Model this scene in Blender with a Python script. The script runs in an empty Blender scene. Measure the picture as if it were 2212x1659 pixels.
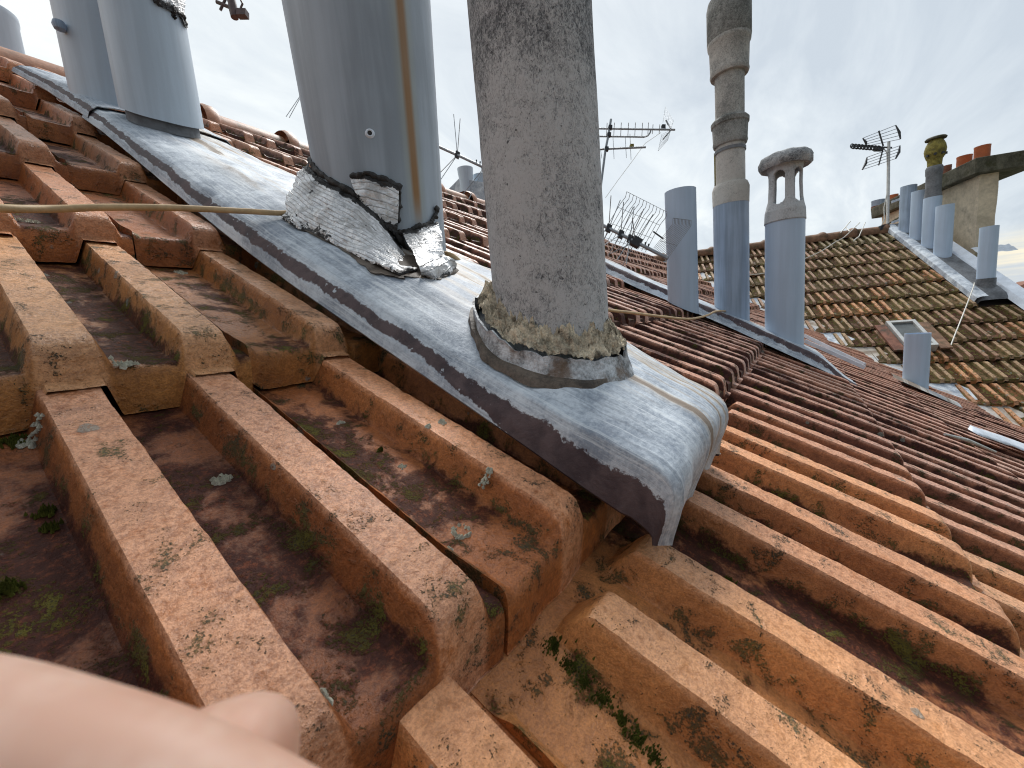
import bpy, math, random
import numpy as np
from mathutils import Vector, Matrix, noise as mn
scene = bpy.context.scene
COL = scene.collection
rnd = random.Random(11)
PI = math.pi

# ------------------------------------------------------------------ camera, sky, sun, exposure
H = 0.24                     # lens above the rib tops, metres
PITCH = math.radians(27.506)  # pitch of the near roof
ZC = 9.0
CAM = Vector((0, 0, ZC))
EX = Vector((1, 0, 0))                                        # along the ridge
EU = Vector((0, math.cos(PITCH), math.sin(PITCH)))            # up the slope
EN = Vector((0, -math.sin(PITCH), math.cos(PITCH)))           # out of the slope
RX = (0.58014934, -0.15842889, 0.79895371)
RU = (-0.75723059, -0.46625052, 0.45739731)
RN = (0.30004763, -0.87035093, -0.39046213)
CR, CD, CF = [EX * RX[i] + EU * RU[i] + EN * RN[i] for i in range(3)]   # lens right, down, forward
camd = bpy.data.cameras.new('camera')
camd.sensor_width = 36.0
camd.lens = 880 / 2212 * 36.0
camd.clip_start = 0.004
camd.clip_end = 5000
camd.dof.use_dof = True
camd.dof.focus_distance = 0.6
camd.dof.aperture_fstop = 15.0
camo = bpy.data.objects.new('camera', camd)
COL.objects.link(camo)
camo.matrix_world = Matrix(((CR.x, -CD.x, -CF.x, 0), (CR.y, -CD.y, -CF.y, 0), (CR.z, -CD.z, -CF.z, ZC), (0, 0, 0, 1)))
scene.camera = camo
scene.view_settings.view_transform = 'Standard'
scene.view_settings.look = 'None'
scene.view_settings.exposure = 0.22
scene.view_settings.gamma = 1.0
scene.cycles.filter_width = 1.05

SUN_EL, SUN_AZ = math.radians(52), math.radians(28)   # azimuth from +X towards +Y
sund = bpy.data.lights.new('sun', 'SUN')
sund.energy = 3.0
sund.angle = math.radians(24)
sund.color = (1.0, 0.98, 0.95)
suno = bpy.data.objects.new('sun', sund)
COL.objects.link(suno)
sdir = Vector((math.cos(SUN_EL) * math.cos(SUN_AZ), math.cos(SUN_EL) * math.sin(SUN_AZ), math.sin(SUN_EL)))
suno.rotation_euler = (-sdir).to_track_quat('-Z', 'Y').to_euler()
suno.location = (0, 0, 40)


class NT:
    """small helper round a node tree"""
    def __init__(s, tree):
        s.t = tree
        tree.nodes.clear()

    def n(s, typ, ins=None, **props):
        nd = s.t.nodes.new(typ)
        for k, v in props.items():
            setattr(nd, k, v)
        for k, v in (ins or {}).items():
            sock = nd.inputs[k]
            if isinstance(v, bpy.types.NodeSocket):
                s.t.links.new(v, sock)
            else:
                sock.default_value = v
        return nd

    def math(s, op, a, b=0.0, c=None, clamp=False):
        d = {0: a, 1: b}
        if c is not None:
            d[2] = c
        return s.n('ShaderNodeMath', d, operation=op, use_clamp=clamp).outputs[0]

    def noise(s, vec, scale, detail=4.0, rough=0.55, dist=0.0):
        return s.n('ShaderNodeTexNoise', {'Vector': vec, 'Scale': scale, 'Detail': detail, 'Roughness': rough, 'Distortion': dist}).outputs['Fac']

    def ss(s, v, lo, hi):
        nd = s.n('ShaderNodeMapRange', {'Value': v, 'From Min': lo, 'From Max': hi}, interpolation_type='SMOOTHSTEP')
        return nd.outputs[0]

    def mix(s, fac, a, b, mode='MIX'):
        nd = s.n('ShaderNodeMix', data_type='RGBA', blend_type=mode)
        for k, v in ((0, fac), (6, a), (7, b)):
            if isinstance(v, bpy.types.NodeSocket):
                s.t.links.new(v, nd.inputs[k])
            else:
                nd.inputs[k].default_value = v if k == 0 else (*v, 1.0)[:4]
        return nd.outputs[2]

    def scale(s, vec, xyz):
        return s.n('ShaderNodeVectorMath', {0: vec, 1: xyz}, operation='MULTIPLY').outputs[0]

    def add(s, vec, v2):
        return s.n('ShaderNodeVectorMath', {0: vec, 1: v2}, operation='ADD').outputs[0]


world = bpy.data.worlds.new('World')
scene.world = world
world.use_nodes = True
w = NT(world.node_tree)
tc = w.n('ShaderNodeTexCoord').outputs['Generated']
sep = w.n('ShaderNodeSeparateXYZ', {0: tc})
zz = w.math('ADD', w.math('MAXIMUM', sep.outputs[2], 0.0), 0.22)
flat = w.n('ShaderNodeCombineXYZ', {0: w.math('DIVIDE', sep.outputs[0], zz), 1: w.math('DIVIDE', sep.outputs[1], zz), 2: 0.0}).outputs[0]
rot = w.n('ShaderNodeMapping', {'Vector': flat, 'Rotation': (0, 0, 0.9), 'Scale': (0.55, 1.25, 1.0), 'Location': (3.1, 1.7, 0)}).outputs[0]
c1 = w.noise(rot, 1.7, 8.0, 0.62, 0.8)
c2 = w.noise(rot, 0.55, 3.0, 0.5, 0.2)
cl = w.math('ADD', w.math('MULTIPLY', c1, 0.62), w.math('MULTIPLY', c2, 0.38))
# the cloud deck is thinner, and so brighter, towards the ridge on the left (+Y) than on the right
lean = w.math('MULTIPLY', w.math('SUBTRACT', sep.outputs[1], w.math('MULTIPLY', sep.outputs[0], 0.75)), 0.14)
cl = w.math('ADD', cl, lean)
cramp = w.n('ShaderNodeValToRGB', {0: cl})
cr = cramp.color_ramp
cr.elements[0].position, cr.elements[0].color = 0.33, (0.545, 0.61, 0.675, 1)
cr.elements[1].position, cr.elements[1].color = 0.62, (0.90, 0.94, 0.935, 1)
e = cr.elements.new(0.47); e.color = (0.69, 0.75, 0.795, 1)
# a pale yellow break in the clouds low on the horizon at the right
low = w.math('MULTIPLY', w.ss(sep.outputs[2], 0.10, 0.045), w.ss(sep.outputs[2], 0.0, 0.035))
br = w.math('MULTIPLY', low, w.ss(w.noise(w.scale(tc, (3, 3, 40)), 2.0, 4.0), 0.25, 0.7))
ccol = w.mix(br, cramp.outputs[0], (0.95, 0.86, 0.66))
back_dim = w.math('ADD', w.math('MULTIPLY', sep.outputs[0], -0.72), w.math('MULTIPLY', sep.outputs[1], -0.69))  # unseen sky behind the camera, dimmed to make the light more directional
ccol = w.mix(w.ss(back_dim, -0.05, 0.85), ccol, w.mix(1.0, ccol, (0.36, 0.38, 0.42), 'MULTIPLY'))
bgc = w.n('ShaderNodeBackground', {'Color': ccol, 'Strength': 1.0})
sky = w.n('ShaderNodeTexSky', sky_type='NISHITA', sun_disc=False, sun_elevation=SUN_EL, sun_rotation=PI / 2 - SUN_AZ, air_density=1.0, dust_density=2.0)
bgs = w.n('ShaderNodeBackground', {'Color': sky.outputs[0], 'Strength': 0.1})
mx = w.n('ShaderNodeMixShader', {0: 0.93, 1: bgs.outputs[0], 2: bgc.outputs[0]})
w.n('ShaderNodeOutputWorld', {0: mx.outputs[0]})


# ------------------------------------------------------------------ geometry helpers
def bend(a, s):
    """the roof hollows: steeper above, slightly dipping to the right below"""
    up = 0.034 * ((s - 0.6) + math.sqrt((s - 0.6) ** 2 + 0.04))
    d = 0.3 - s
    lo = -0.0275 * (d + math.sqrt(d * d + 0.03)) * min(1.0, max(0.0, (a - 0.8) / 1.5))
    return up + lo


def W(a, s, n=0.0):
    return CAM + EX * a + EU * s + EN * (n - H + bend(a, s))


def RAY(px, py):
    return CR * (px - 1106) + CD * (py - 829.5) + CF * 880


def at(px, py, depth):
    r = RAY(px, py)
    return CAM + r * (depth / 880.0)


def on_roof(px, py, n=0.0):
    r = RAY(px, py)
    a = s = 0.0
    nt = n
    for _ in range(40):
        t = (nt - H) / r.dot(EN)
        P = r * t
        a, s = P.dot(EX), P.dot(EU)
        nt = nt * 0.5 + 0.5 * (n + bend(a, s))
        if nt > H - 0.02:
            nt = H - 0.02
    return a, s


def roof_at(x, y, nfun):
    """world z of the surface n=nfun(a,s) above plan point x,y"""
    s = y / math.cos(PITCH)
    n = 0
    for _ in range(30):
        n = nfun(x, s) - H
        s = (y + n * math.sin(PITCH)) / math.cos(PITCH)
    return ZC + s * math.sin(PITCH) + n * math.cos(PITCH)


def azim(px, py):
    r = RAY(px, py)
    return math.atan2(r.y, r.x)


def zat(px, py, D):
    r = RAY(px, py)
    return ZC + D * r.z / math.hypot(r.x, r.y)


ORG = {}


def thing(name, label, cat, loc, group=None, kind=None):
    o = bpy.data.objects.new(name, None)
    o.empty_display_size = 0.1
    COL.objects.link(o)
    o.location = loc
    ORG[o.name] = Vector(loc)
    tag(o, label, cat, group, kind)
    return o


def tag(o, label=None, cat=None, group=None, kind=None):
    if label: o['label'] = label
    if cat: o['category'] = cat
    if group: o['group'] = group
    if kind: o['kind'] = kind
    return o


class MB:
    """collects pieces of ONE mesh"""
    def __init__(s):
        s.v, s.f, s.uv, s.at = [], [], [], []

    def add(s, v, f, uv=None, at=None):
        o = len(s.v)
        s.v += [Vector(p) for p in v]
        s.f += [tuple(i + o for i in q) for q in f]
        s.uv += list(uv) if uv else [(0.0, 0.0)] * len(v)
        s.at += list(at) if at else [0.0] * len(v)
        return s

    def grid(s, rows, closed=False, uv=None, at=None):
        """rows: list of equal-length point lists"""
        nr, nc = len(rows), len(rows[0])
        v = [p for r in rows for p in r]
        f = []
        for i in range(nr - 1):
            for j in range(nc if closed else nc - 1):
                k = (j + 1) % nc
                f.append((i * nc + j, i * nc + k, (i + 1) * nc + k, (i + 1) * nc + j))
        return s.add(v, f, [q for r in uv for q in r] if uv else None, [q for r in at for q in r] if at else None)

    def tube(s, pts, r, seg=10, caps=True):
        pts = [Vector(p) for p in pts]
        rows = []
        up = None
        for i, p in enumerate(pts):
            d = (pts[min(i + 1, len(pts) - 1)] - pts[max(i - 1, 0)]).normalized()
            if up is None:
                up = d.orthogonal().normalized()
            up = (up - d * up.dot(d))
            up = up.normalized() if up.length > 1e-6 else d.orthogonal().normalized()
            q = d.cross(up)
            rr = r[i] if isinstance(r, (list, tuple)) else r
            rows.append([p + (up * math.cos(2 * PI * k / seg) + q * math.sin(2 * PI * k / seg)) * rr for k in range(seg)])
        o = len(s.v)
        s.grid(rows, True)
        if caps:
            s.f.append(tuple(o + k for k in reversed(range(seg))))
            e = o + (len(rows) - 1) * seg
            s.f.append(tuple(e + k for k in range(seg)))
        return s

    def lathe(s, c, prof, seg=40, axis=None, uvs=True):
        """prof: (r, z) pairs; c: base centre"""
        c = Vector(c)
        az = (axis or Vector((0, 0, 1))).normalized()
        ax = az.orthogonal().normalized() if axis else Vector((1, 0, 0))
        ay = az.cross(ax)
        rows, uv = [], []
        for r, z in prof:
            rows.append([c + az * z + (ax * math.cos(2 * PI * k / seg) + ay * math.sin(2 * PI * k / seg)) * r for k in range(seg + 1)])
            uv.append([(k / seg, z) for k in range(seg + 1)])
        return s.grid(rows, False, uv)

    def box(s, c, x, y, z):
        """c centre; x, y, z half-extent vectors"""
        c, x, y, z = map(Vector, (c, x, y, z))
        v = [c + x * i + y * j + z * k for k in (-1, 1) for j in (-1, 1) for i in (-1, 1)]
        f = [(0, 2, 3, 1), (4, 5, 7, 6), (0, 1, 5, 4), (2, 6, 7, 3), (0, 4, 6, 2), (1, 3, 7, 5)]
        return s.add(v, f)

    def build(s, name, mat, parent=None, smooth=True, angle=40, label=None, loc=None):
        me = bpy.data.meshes.new(name)
        o = bpy.data.objects.new(name, me)
        COL.objects.link(o)
        if parent is not None:
            org = Vector((0, 0, 0))
            q = parent
            while q is not None:
                org = org + Vector(q.location)
                q = q.parent
            o.parent = parent
        else:
            org = Vector(loc) if loc is not None else sum(s.v, Vector()) / len(s.v)
            o.location = org
        me.from_pydata([tuple(p - org) for p in s.v], [], s.f)
        ul = me.uv_layers.new(name='UVMap')
        li = np.empty(len(me.loops), dtype=np.int32)
        me.loops.foreach_get('vertex_index', li)
        ul.data.foreach_set('uv', np.array(s.uv, dtype=np.float32)[li].ravel())
        atr = me.attributes.new('mask', 'FLOAT', 'POINT')
        atr.data.foreach_set('value', np.array(s.at, dtype=np.float32))
        me.materials.append(mat)
        if smooth:
            me.shade_smooth()
            if angle:
                me.set_sharp_from_angle(angle=math.radians(angle))
        me.update()
        if label: o['label'] = label
        return o


def fbm(x, y, z=0.0, o=4):
    return mn.fractal(Vector((x, y, z)), 0.9, 2.1, o)


def sstep(x):
    x = min(1.0, max(0.0, x))
    return x * x * (3 - 2 * x)


def interp(xs, ys, x):
    return float(np.interp(x, xs, ys))


# ------------------------------------------------------------------ materials
def newmat(name):
    m = bpy.data.materials.new(name)
    m.use_nodes = True
    return m, NT(m.node_tree)


def finish(t, col, rough=0.5, metal=0.0, bump=None, bs=0.3, bd=0.002, spec=0.5):
    ins = {'Base Color': col if isinstance(col, bpy.types.NodeSocket) else (*col, 1.0), 'Roughness': rough, 'Metallic': metal, 'Specular IOR Level': spec}
    if bump is not None:
        ins['Normal'] = t.n('ShaderNodeBump', {'Height': bump, 'Strength': bs, 'Distance': bd}).outputs[0]
    b = t.n('ShaderNodeBsdfPrincipled', ins)
    t.n('ShaderNodeOutputMaterial', {0: b.outputs[0]})


def tile_mat(name, merged=False, far=False, detail=1.0):
    m, t = newmat(name)
    uv = t.n('ShaderNodeUVMap').outputs[0]
    if merged:
        at = t.n('ShaderNodeAttribute', attribute_name='tint', attribute_type='GEOMETRY')
        tint, rv = at.outputs['Color'], t.n('ShaderNodeAttribute', attribute_name='rnd', attribute_type='GEOMETRY').outputs['Fac']
        soot = at.outputs['Alpha']
        vec = t.n('ShaderNodeTexCoord').outputs['Object']
    else:
        oi = t.n('ShaderNodeObjectInfo')
        tint, rv, soot = oi.outputs['Color'], oi.outputs['Random'], oi.outputs['Alpha']
        off = t.n('ShaderNodeCombineXYZ', {0: t.math('MULTIPLY', rv, 57.0), 1: t.math('MULTIPLY', rv, 31.0), 2: t.math('MULTIPLY', rv, 83.0)}).outputs[0]
        vec = t.add(t.n('ShaderNodeTexCoord').outputs['Object'], off)
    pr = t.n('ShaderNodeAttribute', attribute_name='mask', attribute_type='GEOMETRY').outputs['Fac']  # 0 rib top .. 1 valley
    n1 = t.noise(vec, 9.0, 6.0, 0.6)
    n2 = t.noise(vec, 32.0, 6.0, 0.65, 0.4)
    n3 = t.noise(vec, 170.0, 5.0, 0.7)
    n4 = t.noise(vec, 520.0, 3.0, 0.7)
    col = t.mix(t.ss(n1, 0.35, 0.68), t.mix(1.0, tint, (0.80, 0.70, 0.60), 'MULTIPLY'), t.mix(1.0, tint, (1.2, 1.15, 1.02), 'MULTIPLY'))
    gr = t.ss(t.math('ADD', t.math('MULTIPLY', n3, 0.45), t.math('MULTIPLY', n4, 0.55)), 0.38, 0.62)
    # sandy, rain-washed crowns of the ribs
    top = t.math('MULTIPLY', t.ss(pr, 0.22, 0.01), t.ss(t.math('ADD', t.math('MULTIPLY', n3, 0.5), t.math('MULTIPLY', n2, 0.5)), 0.32, 0.52))
    col = t.mix(t.math('MULTIPLY', top, t.math('ADD', 0.46, t.math('MULTIPLY', soot, 0.50))), col, t.mix(0.5, t.mix(soot, (0.74, 0.46, 0.29), (0.80, 0.60, 0.49)), t.mix(1.0, tint, (1.35, 1.35, 1.5), 'MULTIPLY')))
    col = t.mix(t.math('ADD', 0.55, t.math('MULTIPLY', soot, 0.45)), col, t.mix(1.0, col, t.mix(gr, (0.55, 0.50, 0.47), (1.30, 1.29, 1.27)), 'MULTIPLY'))
    blo = t.ss(t.noise(vec, 55.0, 5.0, 0.7, 0.6), 0.52, 0.66)
    col = t.mix(t.math('MULTIPLY', blo, t.math('ADD', 0.12, t.math('MULTIPLY', soot, 0.5))), col, t.mix(1.0, col, (0.45, 0.36, 0.33), 'MULTIPLY'))
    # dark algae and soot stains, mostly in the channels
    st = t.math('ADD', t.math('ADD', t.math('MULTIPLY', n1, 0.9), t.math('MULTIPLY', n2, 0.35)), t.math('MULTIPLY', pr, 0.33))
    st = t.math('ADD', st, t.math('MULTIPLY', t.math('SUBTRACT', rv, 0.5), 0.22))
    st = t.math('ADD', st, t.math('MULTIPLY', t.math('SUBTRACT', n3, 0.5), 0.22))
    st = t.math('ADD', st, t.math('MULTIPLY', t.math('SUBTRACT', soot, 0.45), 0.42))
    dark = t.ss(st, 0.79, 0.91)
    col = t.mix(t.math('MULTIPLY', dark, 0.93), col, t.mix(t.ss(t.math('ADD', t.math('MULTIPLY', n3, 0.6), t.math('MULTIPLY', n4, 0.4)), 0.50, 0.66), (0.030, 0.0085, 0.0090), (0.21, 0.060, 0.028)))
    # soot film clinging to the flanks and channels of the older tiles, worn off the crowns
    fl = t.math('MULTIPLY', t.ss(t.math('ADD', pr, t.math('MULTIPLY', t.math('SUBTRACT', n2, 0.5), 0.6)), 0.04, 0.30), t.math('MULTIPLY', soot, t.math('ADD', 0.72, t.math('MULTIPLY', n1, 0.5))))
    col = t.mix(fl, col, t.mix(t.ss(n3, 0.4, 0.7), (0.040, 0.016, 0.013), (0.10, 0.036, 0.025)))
    # moss: along the foot of the ribs and as crumbs
    edge = t.math('MULTIPLY', t.ss(pr, 0.25, 0.75), t.ss(pr, 1.15, 0.8))
    ms = t.math('ADD', t.math('MULTIPLY', n2, 0.8), t.math('ADD', t.math('MULTIPLY', n4, 0.45), t.math('MULTIPLY', edge, 0.06 if not far else 0.1)))
    moss = t.ss(ms, 0.70 if not far else 0.64, 0.76 if not far else 0.73)
    col = t.mix(t.math('MULTIPLY', moss, 0.85), col, t.mix(t.ss(n1, 0.4, 0.65), (0.060, 0.050, 0.012), (0.15, 0.135, 0.025) if not far else (0.17, 0.155, 0.05)))
    # black specks
    sp = t.ss(t.math('ADD', t.math('MULTIPLY', n4, 0.6), t.math('MULTIPLY', n2, 0.5)), 0.635, 0.68)
    col = t.mix(t.math('MULTIPLY', sp, 0.8), col, (0.03, 0.024, 0.02))
    # grey lichen discs
    vo = t.n('ShaderNodeTexVoronoi', {'Vector': t.add(vec, t.scale(t.n('ShaderNodeTexNoise', {'Vector': vec, 'Scale': 90.0}).outputs['Color'], (0.009, 0.009, 0.009))), 'Scale': 21.0})
    big = t.n('ShaderNodeSeparateColor', {0: vo.outputs['Color']}).outputs[0]
    rad = t.math('MULTIPLY', t.math('MAXIMUM', t.math('SUBTRACT', big, 0.70 if not far else 0.5), 0.0), 0.62)
    li = t.math('MULTIPLY', t.ss(t.math('SUBTRACT', rad, vo.outputs['Distance']), 0.0, 0.03), t.ss(n4, 0.34, 0.52))
    col = t.mix(t.math('MULTIPLY', li, 0.75), col, t.mix(n3, (0.12, 0.13, 0.115), (0.40, 0.42, 0.36)))
    # rain beads on the crowns
    vd = t.n('ShaderNodeTexVoronoi', {'Vector': vec, 'Scale': 150.0}, feature='SMOOTH_F1').outputs['Distance']
    drop = t.math('MULTIPLY', t.ss(vd, 0.42, 0.12), t.ss(n2, 0.46, 0.60))
    ht = t.math('ADD', t.math('MULTIPLY', n3, 0.55), t.math('ADD', t.math('MULTIPLY', n4, 0.35), t.math('MULTIPLY', drop, 0.55)))
    ht = t.math('ADD', ht, t.math('ADD', t.math('MULTIPLY', moss, 0.6), t.math('MULTIPLY', li, 0.5)))
    ht = t.math('ADD', ht, t.math('MULTIPLY', n2, 0.9))
    rg = t.math('ADD', t.math('ADD', 0.22 if not far else 0.5, t.math('MULTIPLY', t.math('MAXIMUM', dark, fl), 0.22)), t.math('ADD', t.math('MULTIPLY', n3, 0.28), t.math('MULTIPLY', t.math('ADD', moss, li), 0.3)))
    finish(t, col, rg, 0.0, ht, 0.75 * detail, 0.0026, t.math('SUBTRACT', 0.5 if not far else 0.35, t.math('MULTIPLY', t.math('MAXIMUM', dark, fl), 0.36 if not far else 0.25)))
    return m


M = {}
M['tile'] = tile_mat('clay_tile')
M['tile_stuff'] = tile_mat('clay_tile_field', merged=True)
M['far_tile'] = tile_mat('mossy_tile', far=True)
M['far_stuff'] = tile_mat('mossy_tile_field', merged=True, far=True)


def simple(name, col, rough=0.6, metal=0.0, var=0.25, scale=20.0, bs=0.25, bd=0.002, spec=0.5, dirt=None):
    m, t = newmat(name)
    v = t.n('ShaderNodeTexCoord').outputs['Object']
    a = t.noise(v, scale, 5.0, 0.6)
    b = t.noise(v, scale * 7, 4.0, 0.65)
    k = t.math('ADD', t.math('MULTIPLY', a, 0.65), t.math('MULTIPLY', b, 0.35))
    lo = tuple(c * (1 - var) for c in col)
    hi = tuple(min(1, c * (1 + var)) for c in col)
    c = t.mix(t.ss(k, 0.33, 0.67), lo, hi)
    if dirt:
        c = t.mix(t.math('MULTIPLY', t.ss(t.noise(v, scale * 0.6, 7.0, 0.65), 0.5, 0.68), 0.8), c, dirt)
    finish(t, c, rough, metal, t.math('ADD', a, t.math('MULTIPLY', b, 0.6)), bs, bd, spec)
    return m


def zinc_mat(name, stripe=True, old=0.0):
    """weathered zinc; UV = (across 0..1, along in metres)"""
    m, t = newmat(name)
    v = t.n('ShaderNodeTexCoord').outputs['Object']
    uvs = t.n('ShaderNodeSeparateXYZ', {0: t.n('ShaderNodeUVMap').outputs[0]})
    u, al = uvs.outputs[0], uvs.outputs[1]
    big = t.noise(v, 5.0, 7.0, 0.62, 0.5)
    mid = t.noise(v, 26.0, 6.0, 0.65, 0.3)
    fine = t.noise(v, 210.0, 4.0, 0.7)
    stv = t.n('ShaderNodeCombineXYZ', {0: t.math('MULTIPLY', u, 11.0), 1: t.math('MULTIPLY', al, 1.4), 2: 0.0}).outputs[0]
    strk = t.noise(stv, 1.5, 6.0, 0.62, 0.5)
    k = t.math('ADD', t.math('MULTIPLY', big, 0.46), t.math('ADD', t.math('MULTIPLY', mid, 0.30), t.math('MULTIPLY', fine, 0.26)))
    col = t.mix(t.ss(k, 0.40, 0.61), (0.22, 0.26, 0.32), (0.60, 0.655, 0.71))
    lng = t.noise(t.n('ShaderNodeCombineXYZ', {0: t.math('MULTIPLY', u, 60.0), 1: t.math('MULTIPLY', al, 5.0), 2: 1.0}).outputs[0], 1.5, 7.0, 0.7, 0.6)
    col = t.mix(t.math('MULTIPLY', t.ss(lng, 0.50, 0.64), 0.55), col, (0.74, 0.78, 0.80))
    col = t.mix(t.math('MULTIPLY', t.ss(lng, 0.46, 0.36), 0.45), col, (0.20, 0.225, 0.26))
    col = t.mix(t.math('MULTIPLY', t.ss(big, 0.52, 0.68), 0.45), col, (0.78, 0.82, 0.85))
    # rust-brown run-off streaks down the sheet
    brn = t.math('MULTIPLY', t.ss(strk, 0.47, 0.60), t.ss(u, 0.36, 0.55))
    col = t.mix(t.math('MULTIPLY', brn, 0.7), col, (0.50, 0.41, 0.30))
    drk = t.math('MULTIPLY', t.ss(strk, 0.575, 0.625), t.ss(t.math('ADD', t.math('MULTIPLY', u, 1.0), t.math('MULTIPLY', mid, 0.2)), 0.50, 0.58))
    col = t.mix(t.math('MULTIPLY', drk, 0.75), col, (0.16, 0.105, 0.065))
    col = t.mix(t.math('MULTIPLY', t.ss(t.math('ADD', t.math('MULTIPLY', mid, 0.6), t.math('MULTIPLY', fine, 0.4)), 0.62, 0.70), 0.55), col, (0.10, 0.10, 0.11))
    rg = 0.46
    if stripe:
        # band of old dark paint with a ragged edge along the left skirt
        wob = t.math('ADD', t.math('MULTIPLY', t.math('SUBTRACT', t.noise(v, 14.0, 8.0, 0.7), 0.5), 0.16), t.math('MULTIPLY', t.math('SUBTRACT', fine, 0.5), 0.05))
        uu = t.math('ADD', u, wob)
        lo = t.math('ADD', -0.03, t.math('MULTIPLY', t.ss(al, 0.10, 0.34), 0.125))
        band = t.math('MULTIPLY', t.ss(t.math('SUBTRACT', uu, lo), -0.004, 0.006), t.ss(uu, t.math('ADD', 0.162, t.math('MULTIPLY', t.ss(al, 0.1, 0.5), 0.035)), t.math('ADD', 0.152, t.math('MULTIPLY', t.ss(al, 0.1, 0.5), 0.035))))
        chip = t.ss(t.noise(t.scale(v, (1, 1, 1)), 70.0, 3.0, 0.6), 0.66, 0.70)
        band = t.math('MULTIPLY', band, t.math('SUBTRACT', 1.0, chip))
        pc = t.mix(t.ss(mid, 0.35, 0.65), (0.052, 0.036, 0.042), (0.115, 0.082, 0.085))
        col = t.mix(band, col, pc)
    ht = t.math('ADD', t.math('MULTIPLY', mid, 1.0), t.math('MULTIPLY', fine, 0.25))
    finish(t, col, t.math('ADD', 0.46, t.math('MULTIPLY', mid, 0.3)), 0.04, ht, 0.5, 0.004, 0.35)
    return m


M['zinc'] = zinc_mat('weathered_zinc')
M['zinc_plain'] = zinc_mat('weathered_zinc_plain', stripe=False)


def pipe_mat(name, col, rust_u=None, streak=0.35, rough=0.38):
    """painted sheet-metal flue; UV = (turn 0..1, height)"""
    m, t = newmat(name)
    v = t.n('ShaderNodeTexCoord').outputs['Object']
    uvs = t.n('ShaderNodeSeparateXYZ', {0: t.n('ShaderNodeUVMap').outputs[0]})
    sv = t.n('ShaderNodeCombineXYZ', {0: t.math('MULTIPLY', uvs.outputs[0], 26.0), 1: t.math('MULTIPLY', uvs.outputs[1], 2.2), 2: 3.0}).outputs[0]
    sk = t.noise(sv, 1.2, 5.0, 0.55, 0.3)
    big = t.noise(v, 4.5, 4.0, 0.5)
    fine = t.noise(v, 120.0, 4.0, 0.6)
    c = t.mix(t.ss(t.math('ADD', t.math('MULTIPLY', sk, 0.6), t.math('MULTIPLY', big, 0.4)), 0.34, 0.66), tuple(x * (1 - streak) for x in col), tuple(x * (1 + streak * 0.7) for x in col))
    scr = t.ss(t.noise(t.scale(v, (60, 60, 14)), 1.0, 5.0, 0.7), 0.70, 0.74)
    c = t.mix(t.math('MULTIPLY', scr, 0.35), c, (0.06, 0.07, 0.09))
    if rust_u is not None:
        d = t.math('ABSOLUTE', t.math('SUBTRACT', uvs.outputs[0], t.math('ADD', rust_u, t.math('MULTIPLY', t.math('SUBTRACT', sk, 0.5), 0.004))))
        hv = t.ss(uvs.outputs[1], 0.03, 0.12)
        c = t.mix(t.math('MULTIPLY', t.math('MULTIPLY', t.ss(d, 0.036, 0.004), 0.45), hv), c, (0.34, 0.33, 0.20))
        c = t.mix(t.math('MULTIPLY', t.math('MULTIPLY', t.ss(d, 0.0165, 0.004), hv), t.math('ADD', 0.62, t.math('MULTIPLY', big, 0.5))), c, (0.27, 0.115, 0.012))
    finish(t, c, t.math('ADD', rough, t.math('MULTIPLY', fine, 0.15)), 0.05, t.math('ADD', fine, t.math('MULTIPLY', big, 2.5)), 0.12, 0.002, 0.45)
    return m


M['duct'] = pipe_mat('grey_blue_flue', (0.33, 0.38, 0.435), rust_u=0.727, streak=0.2)
M['lobed'] = pipe_mat('pale_blue_flue', (0.50, 0.585, 0.67), streak=0.10)
M['pipe'] = pipe_mat('light_blue_pipe', (0.46, 0.57, 0.71), streak=0.06)
M['pipe_dirty'] = pipe_mat('soot_streaked_pipe', (0.34, 0.43, 0.55), streak=0.22)


def cement_mat(name, light=(0.55, 0.565, 0.575), dark=(0.085, 0.091, 0.100)):
    m, t = newmat(name)
    v = t.n('ShaderNodeTexCoord').outputs['Object']
    uvs = t.n('ShaderNodeSeparateXYZ', {0: t.n('ShaderNodeUVMap').outputs[0]})
    big = t.noise(v, 8.0, 6.0, 0.6, 0.4)
    mid = t.noise(v, 70.0, 5.0, 0.7, 0.8)
    fine = t.noise(t.scale(v, (1, 1, 0.6)), 330.0, 4.0, 0.75, 1.5)
    k = t.math('ADD', t.math('MULTIPLY', fine, 0.50), t.math('ADD', t.math('MULTIPLY', mid, 0.25), t.math('MULTIPLY', big, 0.32)))
    # soot settled higher up the pipe, washed paler near the foot
    k = t.math('ADD', k, t.math('MULTIPLY', t.ss(uvs.outputs[1], 0.50, 0.14), 0.07))
    c = t.mix(t.ss(k, 0.44, 0.64), dark, light)
    c = t.mix(t.math('MULTIPLY', t.ss(t.noise(v, 150.0, 3.0, 0.6), 0.66, 0.72), 0.8), c, (0.045, 0.045, 0.045))
    finish(t, c, 0.85, 0.0, t.math('ADD', fine, t.math('MULTIPLY', mid, 0.7)), 0.7, 0.0022, 0.3)
    return m


M['cement'] = cement_mat('fibre_cement')
M['cowl'] = cement_mat('mossy_cement', (0.36, 0.36, 0.34), (0.085, 0.087, 0.08))
M['cement_light'] = cement_mat('pale_cement', (0.56, 0.54, 0.50), (0.20, 0.20, 0.19))
M['mortar'] = simple('lichened_mortar', (0.60, 0.52, 0.39), 0.95, 0, 0.6, 60.0, 0.9, 0.006, 0.2, dirt=(0.055, 0.045, 0.035))
M['collar'] = simple('corroded_lead', (0.42, 0.44, 0.46), 0.55, 0.1, 0.75, 42.0, 0.8, 0.004, 0.5, dirt=(0.16, 0.095, 0.05))


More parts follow.
